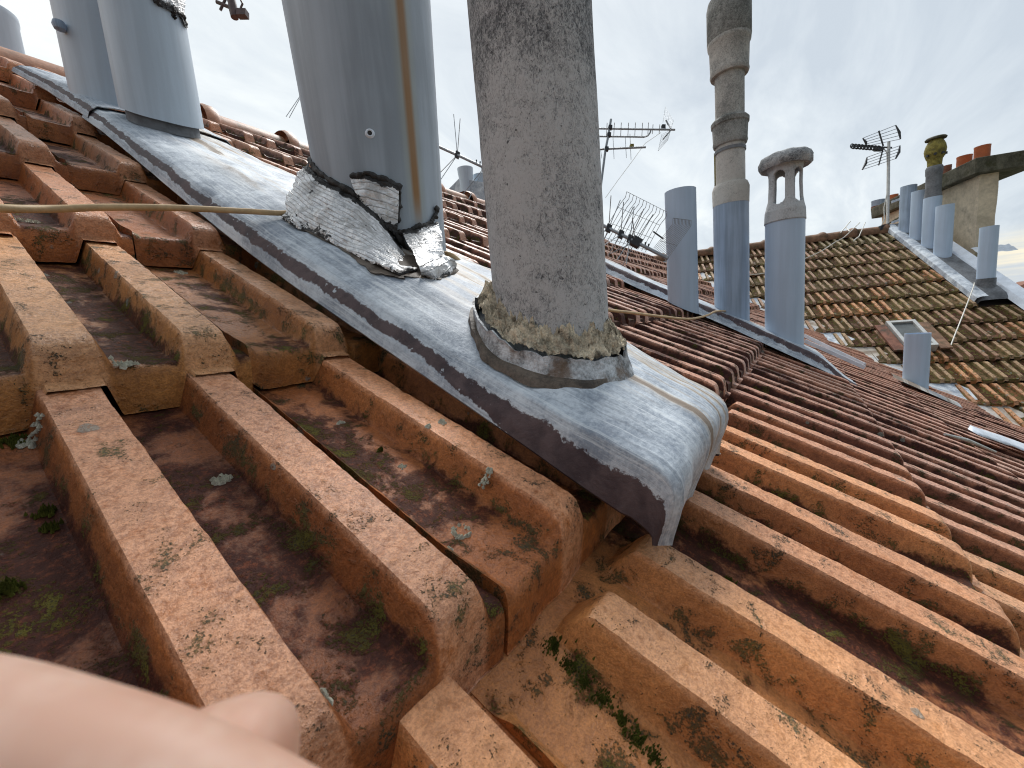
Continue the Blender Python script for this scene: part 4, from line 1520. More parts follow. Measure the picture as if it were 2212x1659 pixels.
FP = {}
for key, L, R, bs, top, lab in (
        ('p1', [(1942, 410), (1943, 480)], [(1980, 410), (1980, 470)], (1958, 503), (1962, 402), 'dented blue grey pipe furthest up the zinc strip, strapped to the aerial mast'),
        ('p2', [(1966, 420), (1966, 500)], [(1999, 420), (1999, 500)], (1981, 519), (1985, 413), 'light blue pipe between the strapped pipe and the yellow pot'),
        ('p3', [(1992, 440), (1991, 520)], [(2034, 430), (2033, 520)], (2009, 537), (2013, 427), 'light blue pipe carrying the lichen yellow pot'),
        ('p4', [(2019, 450), (2018, 530)], [(2061, 445), (2060, 530)], (2038, 557), (2040, 444), 'short blue pipe at the lower end of the row against the chimney'),
        ('p5', [(2113, 500), (2110, 600)], [(2157, 490), (2154, 600)], (2130, 622), (2134, 490), 'light blue pipe standing apart near the gable edge, at the foot of the strip')):
    pc, pr_, pD = fit(L, R, bs, 0.06, plane='far')
    FP[key] = (pc, pr_, pD)
    o = thing('vent_pipe', lab, 'vent pipe', (pc.x, pc.y, far_z(pc.x, pc.y, 0.06)), 'pipes on the far zinc strip')
    mb = MB()
    flue(mb, pc, pr_, lambda x, y: far_z(x, y, 0.055), zat(*top, pD), seg=40, nz=10, open_top=(key != 'p3'))
    mb.build('shaft', M['pipe_dirty' if key in ('p1',) else 'pipe'], o)
    mb = MB()
    flue(mb, pc, pr_ + 0.008, lambda x, y: far_z(x, y, 0.055), far_z(pc.x, pc.y, 0.055) + 0.075, seg=40, nz=3, open_top=False)
    if key in ('p5',): mb.build('base_collar', M['greyzinc'], o)
    if key == 'p3':
        z3 = lambda y: zat(2016, y, pD)
        k3 = pr_ / 21.5
        bs3 = Vector((pc.x, pc.y, 0))
        pf = lambda pts: [(r * k3, z3(y)) for r, y in pts]
        MB().lathe(bs3, pf([(21, 427), (20, 420), (18.5, 415), (18.5, 380), (20, 376), (20.5, 364), (18, 360)]), 36).build('metal_sleeve', M['greyzinc'], o)
        mb = MB().lathe(bs3, pf([(16, 364), (17, 352), (17.5, 346), (20, 343), (24, 334), (25.5, 326), (23, 316), (19, 309), (15, 305), (14, 303)]), 36)
        mb.build('pot', M['yellowpot'], o)
        for k in range(5):
            th = math.atan2(-pc.y, -pc.x) - 0.75 + k * 2 * PI / 5 * 0.6
            MB().box(bs3 + Vector((math.cos(th) * 24.2 * k3, math.sin(th) * 24.2 * k3, z3(337))), Vector((-math.sin(th), math.cos(th), 0)) * 3.2 * k3, Vector((math.cos(th), math.sin(th), 0)) * 2.5 * k3, Vector((0, 0, 3.0 * k3))).build('slot', M['plastic'], o, False)
        MB().lathe(bs3, pf([(13, 309), (13, 300)]), 24).build('throat', M['plastic'], o)
        MB().lathe(bs3, pf([(0, 303), (24, 303.5), (25, 301), (22, 298.5), (10, 296.5), (0, 296)]), 36).build('cap_disc', M['slab'], o)

# chimney stack along the gable
cb_, cq_ = on_far(2106, 545, 0.0)
K0 = F(cb_, cq_, 0)
KD = math.hypot(K0.x, K0.y)
ztop = zat(2106, 380, KD)
wch = 0.45
for i in range(200):
    wch = 0.15 + i * 0.01
    q = proj_px(Vector((K0.x, K0.y, ztop)) + FR * wch)
    if q.x > 2157: break
lch = 0.5
for i in range(600):
    lch = 0.5 + i * 0.01
    q = proj_px(Vector((K0.x, K0.y, ztop)) - fe * lch)
    if q.x < 1906: break
chim = thing('chimney_stack', 'long cream rendered chimney stack with stained walls and a dark mossy cap slab', 'chimney', K0, kind='thing')
cm = Vector((K0.x, K0.y, 0)) + FR * wch / 2 - fe * lch / 2
zb = F(cb_, cq_, 0).z - 1.6
mb = MB()
nx_, ny_, nz_ = 8, 24, 14
sides = [(Vector((K0.x, K0.y, 0)), FR * wch, nx_), (Vector((K0.x, K0.y, 0)) + FR * wch, -fe * lch, ny_), (Vector((K0.x, K0.y, 0)) + FR * wch - fe * lch, -FR * wch, nx_), (Vector((K0.x, K0.y, 0)) - fe * lch, fe * lch, ny_)]
for p0, d, n_ in sides:
    mb.grid([[p0 + d * (i / n_) + UP * (zb + (ztop - zb) * j / nz_) for i in range(n_ + 1)] for j in range(nz_ + 1)])
mb.v = [p + (FR * fbm(p.x * 5, p.y * 5, p.z * 5, 4) + fe * fbm(p.z * 5, p.x * 5, p.y * 5, 4)) * 0.008 for p in mb.v]
mb.build('stack_wall', M['render'], chim, True, 30)
kth = KD / 880 * 20
mb = MB()
ov = 0.13
for (za, o1), (zb2, o2) in (((ztop, ov * 0.9), (ztop + kth, ov)),):
    ring = lambda o, z: [Vector((K0.x, K0.y, z)) + FR * (-o) + fe * o, Vector((K0.x, K0.y, z)) + FR * (wch + o * 3.2) + fe * o, Vector((K0.x, K0.y, z)) + FR * (wch + o * 3.2) - fe * (lch + o), Vector((K0.x, K0.y, z)) - FR * o - fe * (lch + o)]
    a_, b_ = ring(o1, za), ring(o2, zb2)
    mb.add(a_ + b_, [(3, 2, 1, 0), (4, 5, 6, 7), (0, 1, 5, 4), (1, 2, 6, 5), (2, 3, 7, 6), (3, 0, 4, 7)])
cap = mb.build('cap_slab', M['slab'], chim, False)
bv = cap.modifiers.new('worn', 'BEVEL'); bv.width = 0.012; bv.segments = 2


def on_stack(px):
    best = None
    for i in range(500):
        u = -0.05 + i * 0.006 * lch / 3 * 1.2
        p = Vector((K0.x, K0.y, 0)) + FR * wch * 0.5 - fe * u
        d = abs(math.atan2(p.y, p.x) - azim(px, 370))
        if best is None or d < best[0]: best = (d, p)
    return best[1]


for pxl, pxr, ytop, mt, lab in ((2100, 2137, 313, 'terracotta', 'tallest bright orange clay pot, nearest the right end of the chimney cap'),
                                (2064, 2099, 334, 'terracotta', 'orange clay pot just left of the tallest one on the chimney cap'),
                                (2036, 2056, 354, 'oldpot', 'sooty brown clay pot beside the yellow pot on the chimney'),
                                (1922, 1943, 417, 'terracotta', 'orange clay pot half hidden between aerial mast and strapped pipe'),
                                (1884, 1915, 429, 'pipe_dirty', 'grey metal pot with a rusty patch behind the aerial mast')):
    p = on_stack((pxl + pxr) / 2)
    D_p = p.length
    r = D_p * math.sin(abs(azim(pxl, ytop) - azim(pxr, ytop)) / 2)
    o = thing('chimney_pot', lab, 'chimney pot', (p.x, p.y, ztop + kth), 'pots on the chimney stack')
    zt_ = zat((pxl + pxr) / 2, ytop + 2, D_p)
    hh = max(0.1, zt_ - ztop - kth)
    MB().lathe(Vector((p.x, p.y, ztop + kth - 0.01)), [(r, 0), (r * 1.0, hh - 0.02), (r * 1.03, hh - 0.015), (r * 1.03, hh), (r * 0.88, hh), (r * 0.86, hh - 0.15), (0, hh - 0.15)], 32).build('pot_body', M[mt], o)
    if mt == 'pipe_dirty':
        MB().lathe(Vector((p.x, p.y, ztop + kth)), [(r * 1.02, 0), (r * 1.02, hh * 0.38)], 32).build('rust_band', M['oldpot'], o)

# lead apron at the chimney's foot
mb = MB()
rows = [[Vector((K0.x, K0.y, 0)) + FR * (-0.06 + (wch + 0.2) * i / 10) + fe * (0.02 + 0.16 * j / 4) + UP * (K0.z + 0.06 - 0.10 * j / 4 + 0.02 * fbm(i * 0.5, j * 0.6, 3.0, 3)) for i in range(11)] for j in range(5)]
mb.grid(rows).build('lead_apron', M['white'], chim)

# skylight
sk = [on_far(x, y, 0.06) for x, y in ((1916, 697), (1975, 689), (2028, 747), (1956, 748))]
b0 = (sk[0][0] + sk[3][0]) / 2; b1 = (sk[1][0] + sk[2][0]) / 2
q0 = (sk[2][1] + sk[3][1]) / 2; q1 = (sk[0][1] + sk[1][1]) / 2
sl = thing('skylight', 'small dusty skylight in a pale frame on the far tiled roof', 'skylight', F((b0 + b1) / 2, (q0 + q1) / 2, 0))
mb = MB()
fwid = 0.035
ring = lambda o, n: [F(b0 + o, q0 + o, n), F(b1 - o, q0 + o, n), F(b1 - o, q1 - o, n), F(b0 + o, q1 - o, n)]
v = ring(0, -0.02) + ring(0, 0.07) + ring(fwid, 0.07) + ring(fwid, 0.045)
f = []
for lv in range(3):
    for k in range(4):
        f.append((lv * 4 + k, lv * 4 + (k + 1) % 4, (lv + 1) * 4 + (k + 1) % 4, (lv + 1) * 4 + k))
mb.add(v, f).build('frame', M['galv'], sl, False)
MB().add(ring(fwid - 0.002, 0.048), [(0, 1, 2, 3)]).build('pane', M['glass'], sl, False)
for bb, mt in ((b0 - 0.062, 'oldpot'), (b1 + 0.062, 'render')):
    MB().box(F(bb, (q0 + q1) / 2 - 0.03, 0.035), FR * 0.052, FU * (q1 - q0) * 0.5, FN * 0.010).build('side_board', M['oldpot' if mt == 'oldpot' else 'far_ridge'], sl, False)

# ------------------------------------------------------------------ aerials
def rod(mb, p, q, r, seg=6):
    return mb.tube([p, q], r, seg)


def single(name, *k):
    """one round rod: (p, q, r, material, parent, seg) or ([points], r, material, parent, seg)"""
    if isinstance(k[0], list):
        pts, k = k[0], k[1:]
    else:
        pts, k = [k[0], k[1]], k[2:]
    return MB().tube(pts, k[0], k[3] if len(k) > 3 else 6).build(name, M[k[1]], k[2])


# on the near ridge, upright
dA = 4.6
an1 = thing('television_aerial', 'slim television aerial with a comb of short rods, rising beside the cement flue', 'aerial', at(1290, 470, dA))
T = lambda x, y, d=0: at(1278.7 + 0.2656 * x, 198.7 + 0.2656 * y, dA + d)
single('mast', [T(155, 222), T(130, 370), T(110, 470), T(60, 860), T(36, 1060)], 0.013, 'alu', an1, 10)
single('boom', T(-40, 296, .1), T(677, 307, -.1), 0.010, 'alu', an1)
single('boom', [T(-40, 360, .05), T(300, 364), T(425, 366), T(455, 355), T(474, 330), T(480, 305)], 0.009, 'alu', an1)
single('boom', T(-40, 470, .05), T(438, 449, -.05), 0.011, 'alu', an1)
for i, x in enumerate((10, 122, 181, 237, 296, 352, 410, 458, 495, 550)):
    hl = 55 if i < 8 else 38
    single('director', T(x + 2, 302 - hl, -.05), T(x - 4, 302 + hl, .05), 0.0035, 'alu', an1)
for x, l0, l1 in ((75, 470, 540), (175, 370, 545), (275, 370, 535), (313, 340, 550)):
    single('director', T(x - 4, l0), T(x + 5, l1), 0.0028, 'alu', an1)
MB().box(T(580, 288), CR * 0.02, CD * 0.024, CF * 0.02).build('junction_box', M['plastic'], an1, False)
MB().box(T(323, 441), CR * 0.02, CD * 0.016, CF * 0.02).build('junction_box', M['yellowpot'], an1, False)
for yy in (290, 350, 465):
    MB().box(T(148 - (yy - 290) * 0.17, yy), CR * 0.02, CD * 0.02, CF * 0.022).build('clamp', M['plastic'], an1, False)
mb = MB()
for i in range(9):
    q = i / 8
    mb.tube([T(597 - 20 * q, 120 + 90 * q, .12), T(664 - 24 * q, 232 + 72 * q, -.12)], 0.0016, 4)
mb.tube([T(597, 120, .12), T(577, 250, .05)], 0.0016, 4); mb.tube([T(664, 232, -.12), T(640, 304, -.05)], 0.0016, 4); mb.tube([T(630, 175, 0), T(612, 270, 0)], 0.0016, 4)
mb.build('upper_reflector', M['alu'], an1)
mb = MB()
for i in range(9):
    q = i / 8
    mb.tube([T(568 - 30 * q, 345 + 135 * q, .12), T(640 - 24 * q, 312 + 80 * q, -.12)], 0.0016, 4)
mb.tube([T(568, 345, .12), T(538, 480, .12)], 0.0016, 4); mb.tube([T(640, 312, -.12), T(616, 392, -.12)], 0.0016, 4)
mb.build('lower_reflector', M['alu'], an1)
single('reflector_arm', T(600, 228), T(642, 300), 0.008, 'alu', an1)
single('reflector_arm', T(642, 310), T(578, 384), 0.008, 'alu', an1)
single('cable', [T(560, 330), T(430, 420), T(330, 560), T(210, 720), T(110, 860)], 0.0025, 'wire', an1)

# the long aerial that has fallen over
dB0, dB1 = 2.02, 3.1
an2 = thing('television_aerial', 'long fallen television aerial with spread rods and a bent wire grid reflector', 'aerial', at(1438, 555, dB0))
bx = lambda t: (1440 + (690 - 1440) * t, 557 + (204 - 557) * t)
bd = lambda t: 1 / (1 / dB0 + (1 / dB1 - 1 / dB0) * t)
bt = lambda px: (1440 - px) / 750
Bp = lambda px: at(*bx(bt(px)), bd(bt(px)))
sag = lambda px: 10 * math.sin(PI * min(1, max(0, bt(px)))) * -1
Bq = lambda px: at(bx(bt(px))[0], bx(bt(px))[1] + sag(px), bd(bt(px)))
single('boom', [Bq(x) for x in (1443, 1400, 1350, 1300, 1200, 1100, 1000, 900, 800, 700)], 0.009, 'alu', an2, 8)
for cxp, tips in ((988, ((980, 247), (994, 256), (946, 378), (944, 400))), (1046, ((1040, 290), (1056, 296), (1000, 420), (1012, 432))),
                  (1315, ((1320, 422), (1340, 432), (1302, 502), (1304, 520))), (1341, ((1347, 436), (1368, 447), (1304, 530), (1313, 553))),
                  (1361, ((1370, 446), (1391, 451), (1333, 562), (1353, 570))), (1372, ((1366, 470), (1411, 463), (1318, 548), (1345, 573))),
                  (660, ((618, 252), (625, 254)))):
    p = Bq(cxp)
    for x, y in tips:
        single('director', p, at(x, y, bd(bt(cxp)) + rnd.uniform(-0.12, 0.12)), 0.0023, 'alu', an2, 5)
    MB().box(p, CR * 0.012 + CD * 0.006, CD * 0.018 - CR * 0.005, CF * 0.010).build('element_clamp', M['plastic'], an2, False)
MB().box(Bq(1374), CR * 0.020 + CD * 0.011, CD * 0.020 - CR * 0.011, CF * 0.016).build('junction_box', M['plastic'], an2, False)
for px in (1393, 1400, 1028, 1036):
    p = Bq(px)
    MB().tube([p, p - CD * 0.022 + CR * 0.004], [0.002, 0.005], 6).build('wing_nut', M['plastic'], an2)
mb = MB()
tp = [(1354, 414), (1441, 458)]
for i in range(13):
    q = i / 12
    x0, y0 = 1354 + 87 * q, 414 + 44 * q
    x3, y3 = 1296 + 98 * q, 516 + 28 * q
    pts = [at(x0, y0, 2.10), at(x0 - 3, y0 + 12, 2.14), at(x0 - 14, y0 + 26, 2.18), at(x0 * 0.4 + x3 * 0.6, y0 * 0.4 + y3 * 0.6, 2.24), at(x3, y3, 2.3)]
    mb.tube(pts, 0.0016, 4)
for q, d in ((0.0, 2.10), (0.33, 2.18), (0.66, 2.25), (0.95, 2.3)):
    mb.tube([at(1354 - 58 * q, 414 + 102 * q, d), at(1441 - 47 * q, 458 + 86 * q, d)], 0.0013, 4)
mb.build('upper_reflector', M['alu'], an2)
mb = MB()
for i in range(14):
    q = i / 13
    x0, y0 = 1454 + 39 * q, 471 + 5 * q
    x3, y3 = 1412 + 32 * q, 536 + 20 * q
    mb.tube([at(x0, y0, 1.95), at(x0 - 0.5, y0 + 12, 1.97), at(x0 - 4, y0 + 17, 1.98), at(x3, y3, 2.05)], 0.0013, 4)
mb.tube([at(1454, 471, 1.95), at(1493, 476, 1.95)], 0.0013, 4)
mb.tube([at(1425, 520, 2.03), at(1462, 530, 2.03)], 0.0013, 4)
mb.build('lower_reflector', M['alu'], an2)
single('reflector_bar', at(1411, 500, 2.1), at(1433, 516, 2.1), 0.004, 'plastic', an2)

# on the far ridge
b_, q_ = on_far(1918, 486, 0.05)
P3 = F(b_, q_, 0.05)
d3 = proj_px(P3).z
an3 = thing('television_aerial', 'far television aerial with two barred reflector wings on a pale mast by the pipes', 'aerial', P3)
T3 = lambda x, y, d=0: at(1797 + .1875 * x, 259.2 + .1875 * y, d3 + d)
single('mast', T3(655, 255), T3(643, 1210), 0.021, 'galv', an3, 12)
single('boom', T3(690, 318), T3(225, 300, .1), 0.012, 'plastic', an3)
for sh, nm in ((((735, 60), (790, 220), (355, 210), (400, 300)), 'upper_reflector'), (((785, 295), (735, 445), (405, 430), (350, 572)), 'lower_reflector')):
    (xa, ya), (xb, yb), (xc, yc), (xd, yd) = sh
    w3 = MB()
    for i in range(5):
        q = i / 4
        w3.tube([T3(xa + (xb - xa) * q, ya + (yb - ya) * q, -.1), T3(xc + (xd - xc) * q, yc + (yd - yc) * q, .1)], 0.0045, 5)
    w3.build(nm, M['alu'], an3)
    for (x0, y0, x1, y1) in ((xa, ya, xb, yb), (xc, yc, xd, yd)):
        ds = -.1 if (x0, y0) == (xa, ya) else .1
        MB().tube([T3(x0, y0, ds), T3(x0 * .5 + x1 * .5 + 14, y0 * .5 + y1 * .5, ds), T3(x1, y1, ds)], [0.008, 0.02, 0.010], 6).build('end_bar', M['plastic'], an3)
single('arm', T3(540, 125), T3(592, 300), 0.012, 'plastic', an3)
single('arm', T3(540, 520), T3(588, 340), 0.010, 'plastic', an3)
for i in range(9):
    for row_, yy in ((0, 300), (1, 318)):
        x = 235 + i * 38 + row_ * 14
        c = T3(x, yy + i * 3 - 12 * row_, .08 - .02 * i)
        mb = MB()
        mb.tube([c + (CR * math.cos(2 * PI * k / 14) * 0.030 + CD * math.sin(2 * PI * k / 14) * 0.036) for k in range(15)], 0.008, 5, False)
        mb.build('director_ring', M['plastic'], an3)
MB().box(T3(540, 335), CR * 0.06, CD * 0.025, CF * 0.03).build('junction_box', M['plastic'], an3, False)
for y0, y1 in ((945, 872), (1182, 1112)):
    p, q = T3(690, y0, -.05), T3(890, y1, -.05)
    ax_ = (q - p).normalized()
    MB().box((p + q) / 2, ax_ * (q - p).length / 2, CD * 0.018, CF * 0.008).build('strap', M['white'], an3, False)
    p, q = T3(640, y0 + 18), T3(800, y1 - 5)
    single('strap_arm', p, q, 0.012, 'slab', an3)
single('cable', [T3(600, 330), T3(635, 380), T3(640, 560), T3(635, 850), T3(600, 1010), T3(605, 1140), T3(565, 1230)], 0.008, 'wire', an3)
MB().box(T3(580, 1240), CR * 0.07 - CD * 0.02, CD * 0.035, CF * 0.05).build('junction_box', M['plastic'], an3, False)
for x, y in ((205, 1165), (310, 1180), (385, 1180)):
    pass
# broken rods lying near the far ridge
br_ = thing('broken_aerial', 'broken aerial rods lying on the mossy tiles just under the far ridge', 'aerial', F(*on_far(1835, 505, 0.05), 0.05))
G = lambda x, y, n: F(*on_far(1797 + .1875 * x, 259.2 + .1875 * y, n), n)
for p, q in (((100, 1300), (215, 1165)), ((155, 1235), (205, 1285)), ((315, 1335), (385, 1180)), ((320, 1335), (250, 1390))):
    single('rod', G(*p, 0.06), G(*q, 0.12), 0.007, 'wire', br_)

# something hanging into the picture at the top: the butt end of an aerial arm
dh = 2.6
ha = thing('aerial_arm', 'brown aerial arm end with clamps hanging in at the top edge between two flues', 'aerial', at(500, -60, dh))
Th = lambda x, y, d=0: at(x, y, dh + d)
single('arm', [Th(520, -260), Th(505, -60), Th(497, 5)], 0.016, 'brownplastic', ha, 10)
MB().tube([Th(499, -6), Th(504, 20), Th(507, 38)], [0.022, 0.026, 0.022], 14).build('clamp_barrel', M['brownplastic'], ha)
single('wing', Th(468, 4), Th(530, 30), 0.011, 'brownplastic', ha, 8)
single('wing', Th(476, 22), Th(488, -4), 0.008, 'brownplastic', ha, 8)
MB().tube([Th(517, -6), Th(524, 8), Th(518, 22), Th(508, 28)], 0.006, 8).build('hook', M['brownplastic'], ha)
MB().box(Th(524, 30), CR * 0.03, CD * 0.02, CF * 0.02).build('clamp', M['brownplastic'], ha, False)

# ------------------------------------------------------------------ things behind the ridge
def back_z(y):
    return RZ.z - (y - RZ.y) * math.tan(PITCH)


zr2 = lambda d: None
for L, R, ty, D_, lab, grp, nm in (((992, 390), (1022, 390), 362, 7.2, 'pale blue pipe with a flared top just behind the ridge, between the two big flues', 'pipes behind the ridge', 'vent_pipe'),
                                   ((1024, 395), (1052, 395), 377, 7.4, 'lower pale blue pipe behind the ridge, half hidden by the cement flue', 'pipes behind the ridge', 'vent_pipe')):
    c, r, D_ = fit([L], [R], None, D=D_)
    z1 = zat((L[0] + R[0]) / 2, ty + 2, D_)
    zbk = back_z(c.y)
    o = thing(nm, lab, 'vent pipe', (c.x, c.y, zbk), grp)
    MB().lathe(Vector((c.x, c.y, zbk - 0.05)), [(r * 0.95, 0), (r * 0.95, (z1 - zbk) - 0.16), (r * 1.12, (z1 - zbk) + 0.0), (r * 1.14, (z1 - zbk) + 0.05), (r, (z1 - zbk) + 0.05), (r * 0.9, z1 - zbk - 0.1), (0, z1 - zbk - 0.1)], 40).build('shaft', M['lobed'], o)
dS = 7.0
pS, qS = at(965, 408, dS), at(1080, 428, dS - 0.6)
o = thing('zinc_flashing', 'pale zinc top of a saddle just showing over the ridge behind the aerial boom', 'flashing', (pS + qS) / 2)
mb = MB()
mb.box((pS + qS) / 2 - UP * 0.45, (qS - pS) / 2, Vector((0, 0.30, -0.12)), UP * 0.45)
bx_ = mb.build('sheet', M['zinc_plain'], o, False)
bvm = bx_.modifiers.new('fold', 'BEVEL'); bvm.width = 0.03; bvm.segments = 3

azr = (azim(50, 100) + azim(43, 60)) / 2
r = 0.125; D_ = 3.55
thc = azr + math.asin(r / D_)
c = Vector((D_ * math.cos(thc), D_ * math.sin(thc), 0))
z1 = zat(10, 38, D_)
zbk = back_z(c.y)
o = thing('vent_pipe', 'pale lilac grey pipe behind the ridge at the far left edge', 'vent pipe', (c.x, c.y, zbk))
MB().lathe(Vector((c.x, c.y, zbk - 0.1)), [(r, 0), (r, z1 - zbk + 0.06), (r * 1.03, z1 - zbk + 0.07), (r * 1.03, z1 - zbk + 0.10), (r * 0.9, z1 - zbk + 0.11), (r * 0.85, z1 - zbk)], 44).build('shaft', M['lobed'], o)

# ------------------------------------------------------------------ cables and oddments
def smooth_path(pts, n=120):
    P = [Vector(p) for p in pts]
    out = []
    for i in range(len(P) - 1):
        p0, p1, p2, p3 = P[max(i - 1, 0)], P[i], P[i + 1], P[min(i + 2, len(P) - 1)]
        m_ = max(2, n // (len(P) - 1))
        for j in range(m_):
            t_ = j / m_
            out.append(0.5 * ((2 * p1) + (-p0 + p2) * t_ + (2 * p0 - 5 * p1 + 4 * p2 - p3) * t_ ** 2 + (-p0 + 3 * p1 - 3 * p2 + p3) * t_ ** 3))
    out.append(P[-1])
    return out


def R_(x, y, n): return W(*on_roof(x, y, n), n)


bk = Vector((dc.x, dc.y, 0)) + Vector((0.02, 1, 0)).normalized() * (dr + 0.03)
bk2 = Vector((dc.x, dc.y, 0)) + Vector((1, 0.25, 0)).normalized() * (dr + 0.02)
e0, e1 = R_(120, 451, 0.036), on_zinc(625, 459, 0.006)
i0, i1 = 1 / proj_px(e0).z, 1 / proj_px(e1).z
mid_ = [at(x, y, 1 / (i0 + (i1 - i0) * (x - 120) / 505)) for x, y in ((220, 448), (330, 448), (430, 451), (530, 456))]
pts = [R_(-160, 436, 0.034), R_(0, 450, 0.036), e0] + mid_ + [e1,
       Vector((bk.x - 0.10, bk.y - 0.06, slab_z(bk.x - 0.10, bk.y - 0.06) + 0.006)), Vector((bk.x, bk.y, slab_z(bk.x, bk.y) + 0.006)), Vector((bk2.x, bk2.y, slab_z(bk2.x, bk2.y) + 0.006)),
       on_zinc(962, 548, 0.006), R_(1010, 578, 0.075), R_(1058, 600, 0.05), R_(1130, 630, 0.03), R_(1230, 652, 0.03), R_(1310, 669, 0.03), R_(1360, 675, 0.03), R_(1430, 684, 0.03), R_(1490, 689, 0.03), R_(1528, 681, 0.045), R_(1545, 673, 0.06), R_(1568, 672, 0.062), R_(1600, 676, 0.062)]
cab = MB().tube(smooth_path(pts, 240), 0.0050, 10).build('cable', M['cable'], None)
tag(cab, 'thick beige cable lying across the tiles and over the zinc behind the flues', 'cable')
Fp = lambda x, y, n: F(*on_far(x, y, n), n)
c1_ = MB().tube(smooth_path([Fp(2105, 611, 0.09), Fp(2101, 625, 0.10), Fp(2080, 680, 0.05), Fp(2062, 725, 0.04), Fp(2054, 746, 0.04)], 40), 0.006, 6).build('cable', M['wire'], None)
tag(c1_, 'short pale cable hanging down the far tiles from the zinc strip to beside the skylight', 'cable')
c2_ = MB().tube(smooth_path([Fp(1560, 590, 0.06), Fp(1640, 592, 0.06), Fp(1700, 573, 0.06), Fp(1740, 558, 0.06), Fp(1775, 542, 0.07), Fp(1804, 523, 0.07), Fp(1825, 511, 0.09), Fp(1857, 481, 0.12)], 80), 0.007, 6).build('cable', M['wire'], None)
tag(c2_, 'long white cable draped across the upper far tiles from the ridge', 'cable')
for d in (0.0, 0.05):
    p, q = R_(1738, 725 + d * 220, 0.02), R_(1868, 788 + d * 120, 0.02)
    o = MB().box((p + q) / 2, (q - p) / 2, EN.cross((q - p).normalized()) * 0.010, EN * 0.012).build('metal_rail', M['white'], None, False)
    tag(o, 'one of two thin white rails lying along the tiles behind the cowled pipe', 'rail', 'white rails on the tiles')
p = [R_(2087, 920, 0.032), R_(2130, 930, 0.034), R_(2186, 951, 0.03), R_(2230, 964, 0.03), R_(2270, 992, 0.03), R_(2160, 962, 0.03), R_(2116, 941, 0.03)]
up_ = [R_(2092, 921, 0.034), R_(2150, 938, 0.034), R_(2200, 956, 0.034), R_(2270, 985, 0.034)]
lo_ = [R_(2090, 927, 0.030), R_(2118, 942, 0.030), R_(2190, 966, 0.030), R_(2270, 998, 0.030)]
mb = MB()
U_, L_ = resample(up_, 24), resample(lo_, 24)
mb.grid([[U_[i].lerp(L_[i], j / 6) + EN * (0.012 * math.sin(PI * j / 6) + 0.003 * fbm(i * 0.4, j, 0, 2)) for i in range(24)] for j in range(7)])
o = mb.build('zinc_scrap', M['white'], None)
tag(o, 'curled strip of pale zinc lying on the dark tiles at the right edge', 'zinc scrap')
sm2 = o.modifiers.new('gauge', 'SOLIDIFY'); sm2.thickness = 0.002
p, q = R_(2041, 938, 0.028), R_(2150, 976, 0.028)
o = MB().tube([p, p.lerp(q, 0.4) + EN * 0.006, q], [0.004, 0.007, 0.004], 8).build('zinc_scrap', M['galv'], None)
tag(o, 'thin grey sliver of zinc lying between tile ribs below the curled strip', 'zinc scrap')

# ------------------------------------------------------------------ ground, distant house
o = MB().add([(-3000, -3000, 0), (3000, -3000, 0), (3000, 3000, 0), (-3000, 3000, 0)], [(0, 1, 2, 3)]).build('ground', M['ground'], None, False)
o['kind'] = 'structure'
P = at(2216, 606, 70); P2 = at(2300, 600, 62)
for i, (pp, w_, lab) in enumerate(((at(2214, 607, 80), 5.0, 'distant house with a low brown roof on the horizon at the right edge'), (at(2330, 600, 75), 8.0, 'distant brown roofed house beyond the gable edge'))):
    o = thing('house', lab, 'house', (pp.x, pp.y, 0), kind='thing')
    zt_ = pp.z
    MB().box(Vector((pp.x, pp.y, (zt_ - 2.2) / 2)), (w_, 0, 0), (0, 4, 0), (0, 0, (zt_ - 2.2) / 2)).build('wall', M['wall'], o, False)
    x, y = pp.x, pp.y
    MB().add([(x - w_ - .3, y - 4.4, zt_ - 2.3), (x + w_ + .3, y - 4.4, zt_ - 2.3), (x + w_ + .3, y + 4.4, zt_ - 2.3), (x - w_ - .3, y + 4.4, zt_ - 2.3), (x - w_ + 2, y, zt_), (x + w_ - 2, y, zt_)],
             [(0, 1, 5, 4), (2, 3, 4, 5), (0, 4, 3), (1, 2, 5)]).build('roof', M['farroof'], o, False)
    MB().box(Vector((x - w_ * 0.3, y, zt_ + 0.3)), (0.35, 0, 0), (0, 0.3, 0), (0, 0, 0.6)).build('chimney', M['render'], o, False)

# ------------------------------------------------------------------ the photographer's hand at the lens
def capsule(mb, chain, seg=28):
    """smooth tapering finger through (point, radius) stations, closed by round ends"""
    pts = smooth_path([c[0] for c in chain], 30)
    d = [0]
    for p, q in zip(pts, pts[1:]): d.append(d[-1] + (q - p).length)
    key = [0]
    for (p, _), (q, _) in zip(chain, chain[1:]): key.append(key[-1] + (q - p).length)
    kk = [k * d[-1] / key[-1] for k in key]
    rr = [interp(kk, [c[1] for c in chain], x) for x in d]
    t0 = (pts[1] - pts[0]).normalized(); t1 = (pts[-1] - pts[-2]).normalized()
    P, R2 = [], []
    for i in range(6):
        a = PI / 2 * i / 6
        P.append(pts[0] - t0 * rr[0] * math.cos(a)); R2.append(max(1e-5, rr[0] * math.sin(a)))
    P += pts; R2 += rr
    for i in range(1, 7):
        a = PI / 2 * i / 6
        P.append(pts[-1] + t1 * rr[-1] * math.sin(a)); R2.append(max(1e-5, rr[-1] * math.cos(a)))
    return mb.tube(P, R2, seg)


hand = thing('hand', 'blurred pale fingers of the photographer covering the bottom left corner', 'hand', at(-300, 2300, 0.07))
me = bpy.data.meshes.new('skin')
Hh = lambda x, y, d: at(x, y, d)
verts, edges, rad = [], [], []


def vtx(p, r, par=None):
    verts.append(p); rad.append(r)
    if par is not None: edges.append((par, len(verts) - 1))
    return len(verts) - 1


